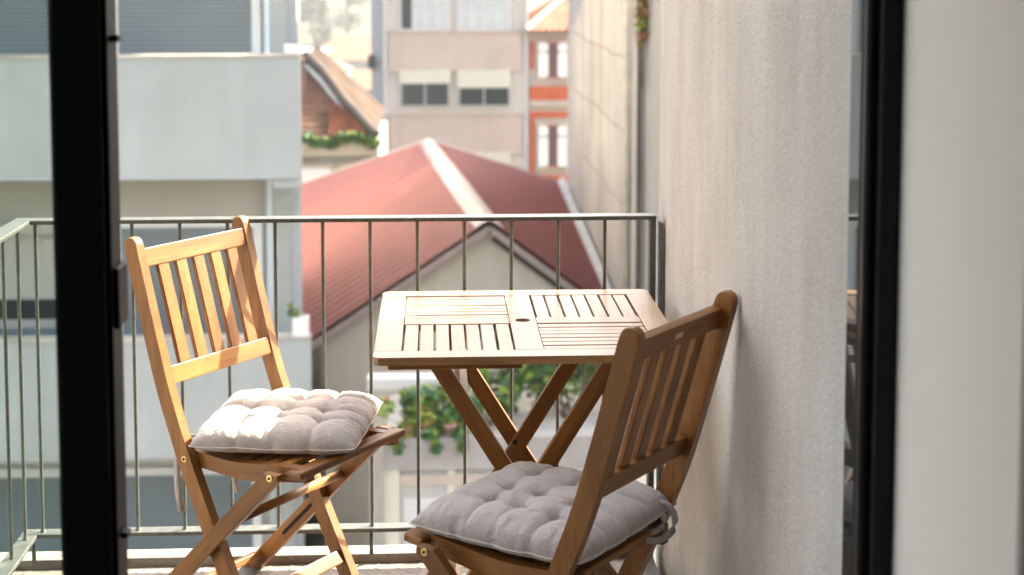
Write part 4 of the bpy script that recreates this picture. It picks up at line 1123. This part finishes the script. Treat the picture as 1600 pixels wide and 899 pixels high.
for z0, z1 in ((-2.33, -1.02), (-5.54, -3.99), (-8.8, -7.2)):
    for x0 in (3.66, 5.25, 6.85):
        o = og_('window', M['stone_trim'], x0-0.06, x0+1.10, 55.0, 55.149, z0-0.06, z1+0.06)
        cx, cz = x0+0.52, (z0+z1)/2
        h = (z1-z0)/2
        box('frame', M['red_frame'], o, -0.26, 0.26, -0.085, -0.0755, -h, h)
        for sg in (-1, 1):
            box('sash', M['white_box'], o, min(sg*0.17, sg*0.50), max(sg*0.17, sg*0.50), -0.10, -0.0865, -h+0.06, h*0.40)
            box('fanlight', M['white_box'], o, min(sg*0.17, sg*0.50), max(sg*0.17, sg*0.50), -0.10, -0.0865, h*0.50, h-0.06)
            box('pane', M['dark_glass'], o, min(sg*0.03, sg*0.15), max(sg*0.03, sg*0.15), -0.10, -0.0865, -h+0.06, h*0.9)
og_('eaves', M['stone_trim'], 3.28, 8.3, 54.75, 55.149, -0.79, -0.66)
og_('eaves', M['stone_trim'], 3.28, 8.3, 55.15, 62.1, -0.79, -0.66)
ooff = lambda p: Vector((p.x-5, p.y-58, p.z+13))
ea, eb = Vector((3.2, 54.6, -0.62)), Vector((8.4, 54.6, -0.62)); ra_, rb2_ = Vector((5.35, 58.2, 0.95)), Vector((6.5, 58.2, 0.95))
corrugated('roof_slope', ra_, rb2_, ea, eb, 22, 0.04, 12, M['roof_tile'], 0.03, og, ooff)
ec = Vector((3.2, 62.2, -0.62))
corrugated('roof_slope', ra_, Vector((5.35, 58.3, 0.95)), ea, ec, 26, 0.04, 12, M['roof_tile'], 0.03, og, ooff)
ed = Vector((8.4, 62.2, -0.62))
corrugated('roof_slope', rb2_, Vector((6.5, 58.3, 0.95)), eb, ed, 26, 0.04, 12, M['roof_tile'], 0.03, og, ooff)
corrugated('roof_slope', Vector((5.35, 58.3, 0.95)), Vector((6.5, 58.3, 0.95)), ec, ed, 22, 0.04, 12, M['roof_tile'], 0.03, og, ooff)
link('hip_cap', tube_mesh([ooff(ea+Vector((0, 0, .05))), ooff(ra_+Vector((0, 0, .06)))], 0.09, 8), M['ridge'], og)
link('hip_cap', tube_mesh([ooff(ra_+Vector((0, 0, .06))), ooff(rb2_+Vector((0, 0, .06)))], 0.09, 8), M['ridge'], og)

# ================================================================ OLD TILED HOUSE
oh = root('old_house', (-4.0, 42.0, -11.0), 'old house with dark sagging tile roof and weeds along its gutter', 'house')
hoff = lambda p: Vector((p.x+4, p.y-42, p.z+11))
def oh_(name, mat, x0, x1, y0, y1, z0, z1): return box(name, mat, oh, x0+4, x1+4, y0-42, y1-42, z0+11, z1+11)
oh_('wall', M['old_wall'], -9.5, -1.46, 38.3, 46, -11, -2.95)
oh_('cornice', M['stone_trim'], -9.6, -1.42, 38.0, 38.299, -3.02, -2.70)
for x0 in (-5.9, -4.6, -3.35, -2.35):
    o = oh_('window', M['stone_trim'], x0-0.1, x0+0.85, 38.2, 38.299, -4.6, -3.25)
    box('pane', M['white_box'], o, -0.36, 0.36, -0.062, -0.051, -0.58, 0.58)
# front slope seen face on, then the verge
a_, b_2 = Vector((-7.2, 40.6, -0.60)), Vector((-3.30, 40.2, -0.72))
corrugated('roof_slope', a_, b_2, Vector((-9.5, 38.05, -2.60)), Vector((-3.3, 38.05, -2.60)), 26, 0.04, 14, M['old_tile'], 0.03, oh, hoff)
corrugated('roof_slope', b_2, Vector((-3.29, 40.2, -0.72)), Vector((-3.3, 38.05, -2.60)), Vector((-1.50, 38.05, -2.60)), 14, 0.03, 14, M['old_tile'], 0.03, oh, hoff)
corrugated('repaired_slope', Vector((-2.75, 39.60, -1.26)), Vector((-2.74, 39.6, -1.26)), Vector((-2.62, 38.12, -2.50)), Vector((-1.62, 38.12, -2.50)), 9, 0.03, 10, M['red_patch_tile'], 0.03, oh, hoff)
corrugated('roof_slope', b_2, Vector((-3.4, 44.0, -0.6)), Vector((-1.50, 38.05, -2.60)), Vector((-1.55, 46.0, -2.62)), 26, 0.04, 14, M['shadow_tile'], 0.03, oh, hoff)
link('verge_tiles', tube_mesh([hoff(Vector((-3.35, 40.1, -0.62))), hoff(Vector((-2.9, 39.6, -1.0))), hoff(Vector((-2.3, 38.9, -1.72))), hoff(Vector((-1.46, 38.0, -2.50)))], 0.12, 8), M['dark_verge'], oh)
link('verge_tiles', tube_mesh([hoff(Vector((-3.35, 40.0, -0.92))), hoff(Vector((-2.9, 39.5, -1.28))), hoff(Vector((-2.35, 38.85, -1.95)))], 0.07, 8), M['grey_strip'], oh)
shrub('gutter_weeds', (-2.4, 37.95, -2.72), 'green weeds growing along the gutter of the old tiled house', 'weeds',
      [((x, 0, 0.10+0.09*math.sin(x*5)), (0.22, 0.14, 0.13)) for x in (-0.8, -0.5, -0.2, 0.1, 0.35, 0.6, 0.82)], 700, 0.06, M['leaf'], 31, None, True, (M['leaf_dark'], 0.6))

# ================================================================ OLD TOWN AND HILL
rc = random.Random(11)
def town_house(x, y, wd, dp_, h, wallm, roofm, flat, label, rot=0.0):
    z = terrain(x, y); r = root('town_house', (x, y, z-1), label, 'house', 'houses of the distant old town', rot)
    box('wall', M[wallm], r, -wd/2, wd/2, -dp_/2, dp_/2, 0, h+1)
    if flat:
        box('roof', M[roofm], r, -wd/2-.15, wd/2+.15, -dp_/2-.15, dp_/2+.15, h+1.001, h+1.3)
    else:
        bm = bmesh.new(); o_ = 0.4; hh = wd*0.22
        p = [(-wd/2-o_, -dp_/2-o_, h+1.001), (wd/2+o_, -dp_/2-o_, h+1.001), (wd/2+o_, dp_/2+o_, h+1.001), (-wd/2-o_, dp_/2+o_, h+1.001), (-wd*.25, 0, h+1+hh), (wd*.25, 0, h+1+hh)]
        v = [bm.verts.new(q) for q in p]
        for f in ((0,1,5,4),(1,2,5),(2,3,4,5),(3,0,4),(3,2,1,0)): bm.faces.new([v[i] for i in f])
        link('roof', mesh_of(bm), M[roofm], r)
    nw = max(1, int(wd/3)); nf = max(1, int(h/3.1))
    for i in range(nw):
        for j in range(nf):
            xx = -wd/2 + (i+.5)*wd/nw; zz = 1 + (j+.35)*h/nf
            o = box('window', M['window_grey'], r, xx-.5, xx+.5, -dp_/2-.06, -dp_/2-.001, zz, zz+1.4)
            box('pane', M['dark_glass'], o, -.42, .42, -.042, -.0305, -.6, .6)
    return r
# (x/y about -0.085 .. -0.045 in view)
TH = [
 (-8.9, 112, 7, 8, 3.2, 'city_grey', 'city_grey', True, 'low grey flat roofed house just beyond the old tiled roof'),
 (-5.2, 118, 6.5, 8, 5.2, 'city_white', 'city_white', True, 'white flat roofed house nearest the pink building side'),
 (-10.5, 132, 6, 8, 6.9, 'city_white', 'roof_tile', False, 'white house with orange hipped roof beside the pale block edge'),
 (-6.6, 140, 7.5, 9, 6.0, 'city_cream', 'roof_tile', False, 'cream house with orange roof in the middle of the old town'),
 (-11.9, 152, 6.5, 8, 9.6, 'city_white', 'city_white', True, 'tall white block with bright flat roof'),
 (-7.0, 170, 8, 9, 7.6, 'city_white', 'roof_tile', False, 'white house with long orange roof below the trees'),
 (-13.6, 180, 7, 9, 8.6, 'city_cream', 'roof_tile', False, 'cream house with orange roof left of the tall white block'),
 (-10.8, 206, 8, 9, 8.6, 'city_white', 'roof_tile', False, 'white house with orange roof behind the tall white block'),
 (-18.6, 210, 8, 9, 9.2, 'city_white', 'city_grey', True, 'white tower house at the left edge of the old town'),
 (-12.5, 240, 11, 10, 7.6, 'city_cream', 'roof_tile', False, 'cream house with broad orange roof at the hill foot'),
 (-2.0, 160, 9, 9, 7.0, 'city_white', 'roof_tile', False, 'white orange roofed house mostly hidden behind the pink building'),
 (-20.0, 160, 9, 9, 8.0, 'city_white', 'roof_tile', False, 'white orange roofed house mostly hidden behind the pale block'),
]
for a in TH: town_house(*a)
def tree(x, y, h, r_, seed, label):
    rnd = random.Random(seed); z = terrain(x, y)
    t = root('tree', (x, y, z), label, 'tree', 'trees on the distant hill')
    bm = bmesh.new(); cyl_bm(bm, (0, 0, -0.5), (0.2, 0, h*.55), h*.035, h*.018, 8)
    for k in range(4):
        a = rnd.uniform(0, 6.28); cyl_bm(bm, (0.1, 0, h*rnd.uniform(.3, .5)), (math.cos(a)*r_*.7, math.sin(a)*r_*.7, h*rnd.uniform(.6, .8)), h*.014, h*.005, 6)
    link('trunk', mesh_of(bm), M['bark'], t)
    cl = [((rnd.uniform(-.6, .6)*r_, rnd.uniform(-.6, .6)*r_, h*rnd.uniform(.45, .88)), (r_*rnd.uniform(.3, .5), r_*rnd.uniform(.3, .5), h*rnd.uniform(.12, .2))) for _ in range(9)]
    link('crown', leaves(900, clump_shape(cl), h*0.035, rnd), M['leaf_far'], t)
sp = [(-24.5, 330, 8, 3.4), (-27.0, 348, 12, 4.2), (-20.2, 352, 9, 4.0), (-29.8, 372, 13, 4.6), (-22.4, 395, 14, 5.0), (-31.0, 410, 12, 5.0), (-26.8, 428, 13, 5.2), (-18.6, 380, 11, 4.4), (-34.5, 440, 14, 5.4), (-23.0, 455, 14, 5.6), (-29.5, 480, 14, 5.6), (-36.5, 500, 14, 6), (-25, 505, 14, 6)]
LB = ['small round tree at the front of the hill', 'taller tree behind the front hill tree', 'round tree at the right of the hill front', 'tall tree near the pale block edge', 'broad tree in the middle of the hillside', 'broad tree left on the hillside', 'tree in the centre of the upper slope', 'tree close to the pink building edge', 'tree high on the left slope', 'tree high on the right slope', 'tree near the top of the visible slope', 'tree at the upper left of the slope', 'tree at the upper right of the slope']
for (x, y, h, r_), i in zip(sp, range(99)): tree(x, y, h, r_, 50+i, LB[i])
# wooded mass higher up
rw_ = random.Random(77)
def wood_shape(rnd):
    x = rnd.uniform(-110, 20); y = rnd.uniform(515, 760)
    n_ = noise.noise(Vector((x*.07, y*.05, 0)))
    return (x, y, terrain(x, y) + max(0.5, 5+6*n_)*rnd.uniform(0.2, 1.0))
wd_ = link('woodland', leaves(9000, wood_shape, 1.3, rw_), M['leaf_far']); tag(wd_, 'far green woodland covering the upper hill', 'woodland', kind='stuff')

# ================================================================ AIR
hm = bpy.data.materials.new('pale_haze'); hm.use_nodes = True; ht = hm.node_tree
for n_ in list(ht.nodes): ht.nodes.remove(n_)
ho = ht.nodes.new('ShaderNodeOutputMaterial'); hv = ht.nodes.new('ShaderNodeVolumePrincipled')
hv.inputs['Color'].default_value = (0.80, 0.88, 0.95, 1); hv.inputs['Density'].default_value = 0.0005; hv.inputs['Anisotropy'].default_value = 0.2
ht.links.new(hv.outputs[0], ho.inputs['Volume'])
bm = bmesh.new(); bm_box(bm, -2600, 2600, -70, 3100, -40, 330)
hz = link('haze', mesh_of(bm), hm); tag(hz, 'thin pale haze in the air over the town', kind='stuff')
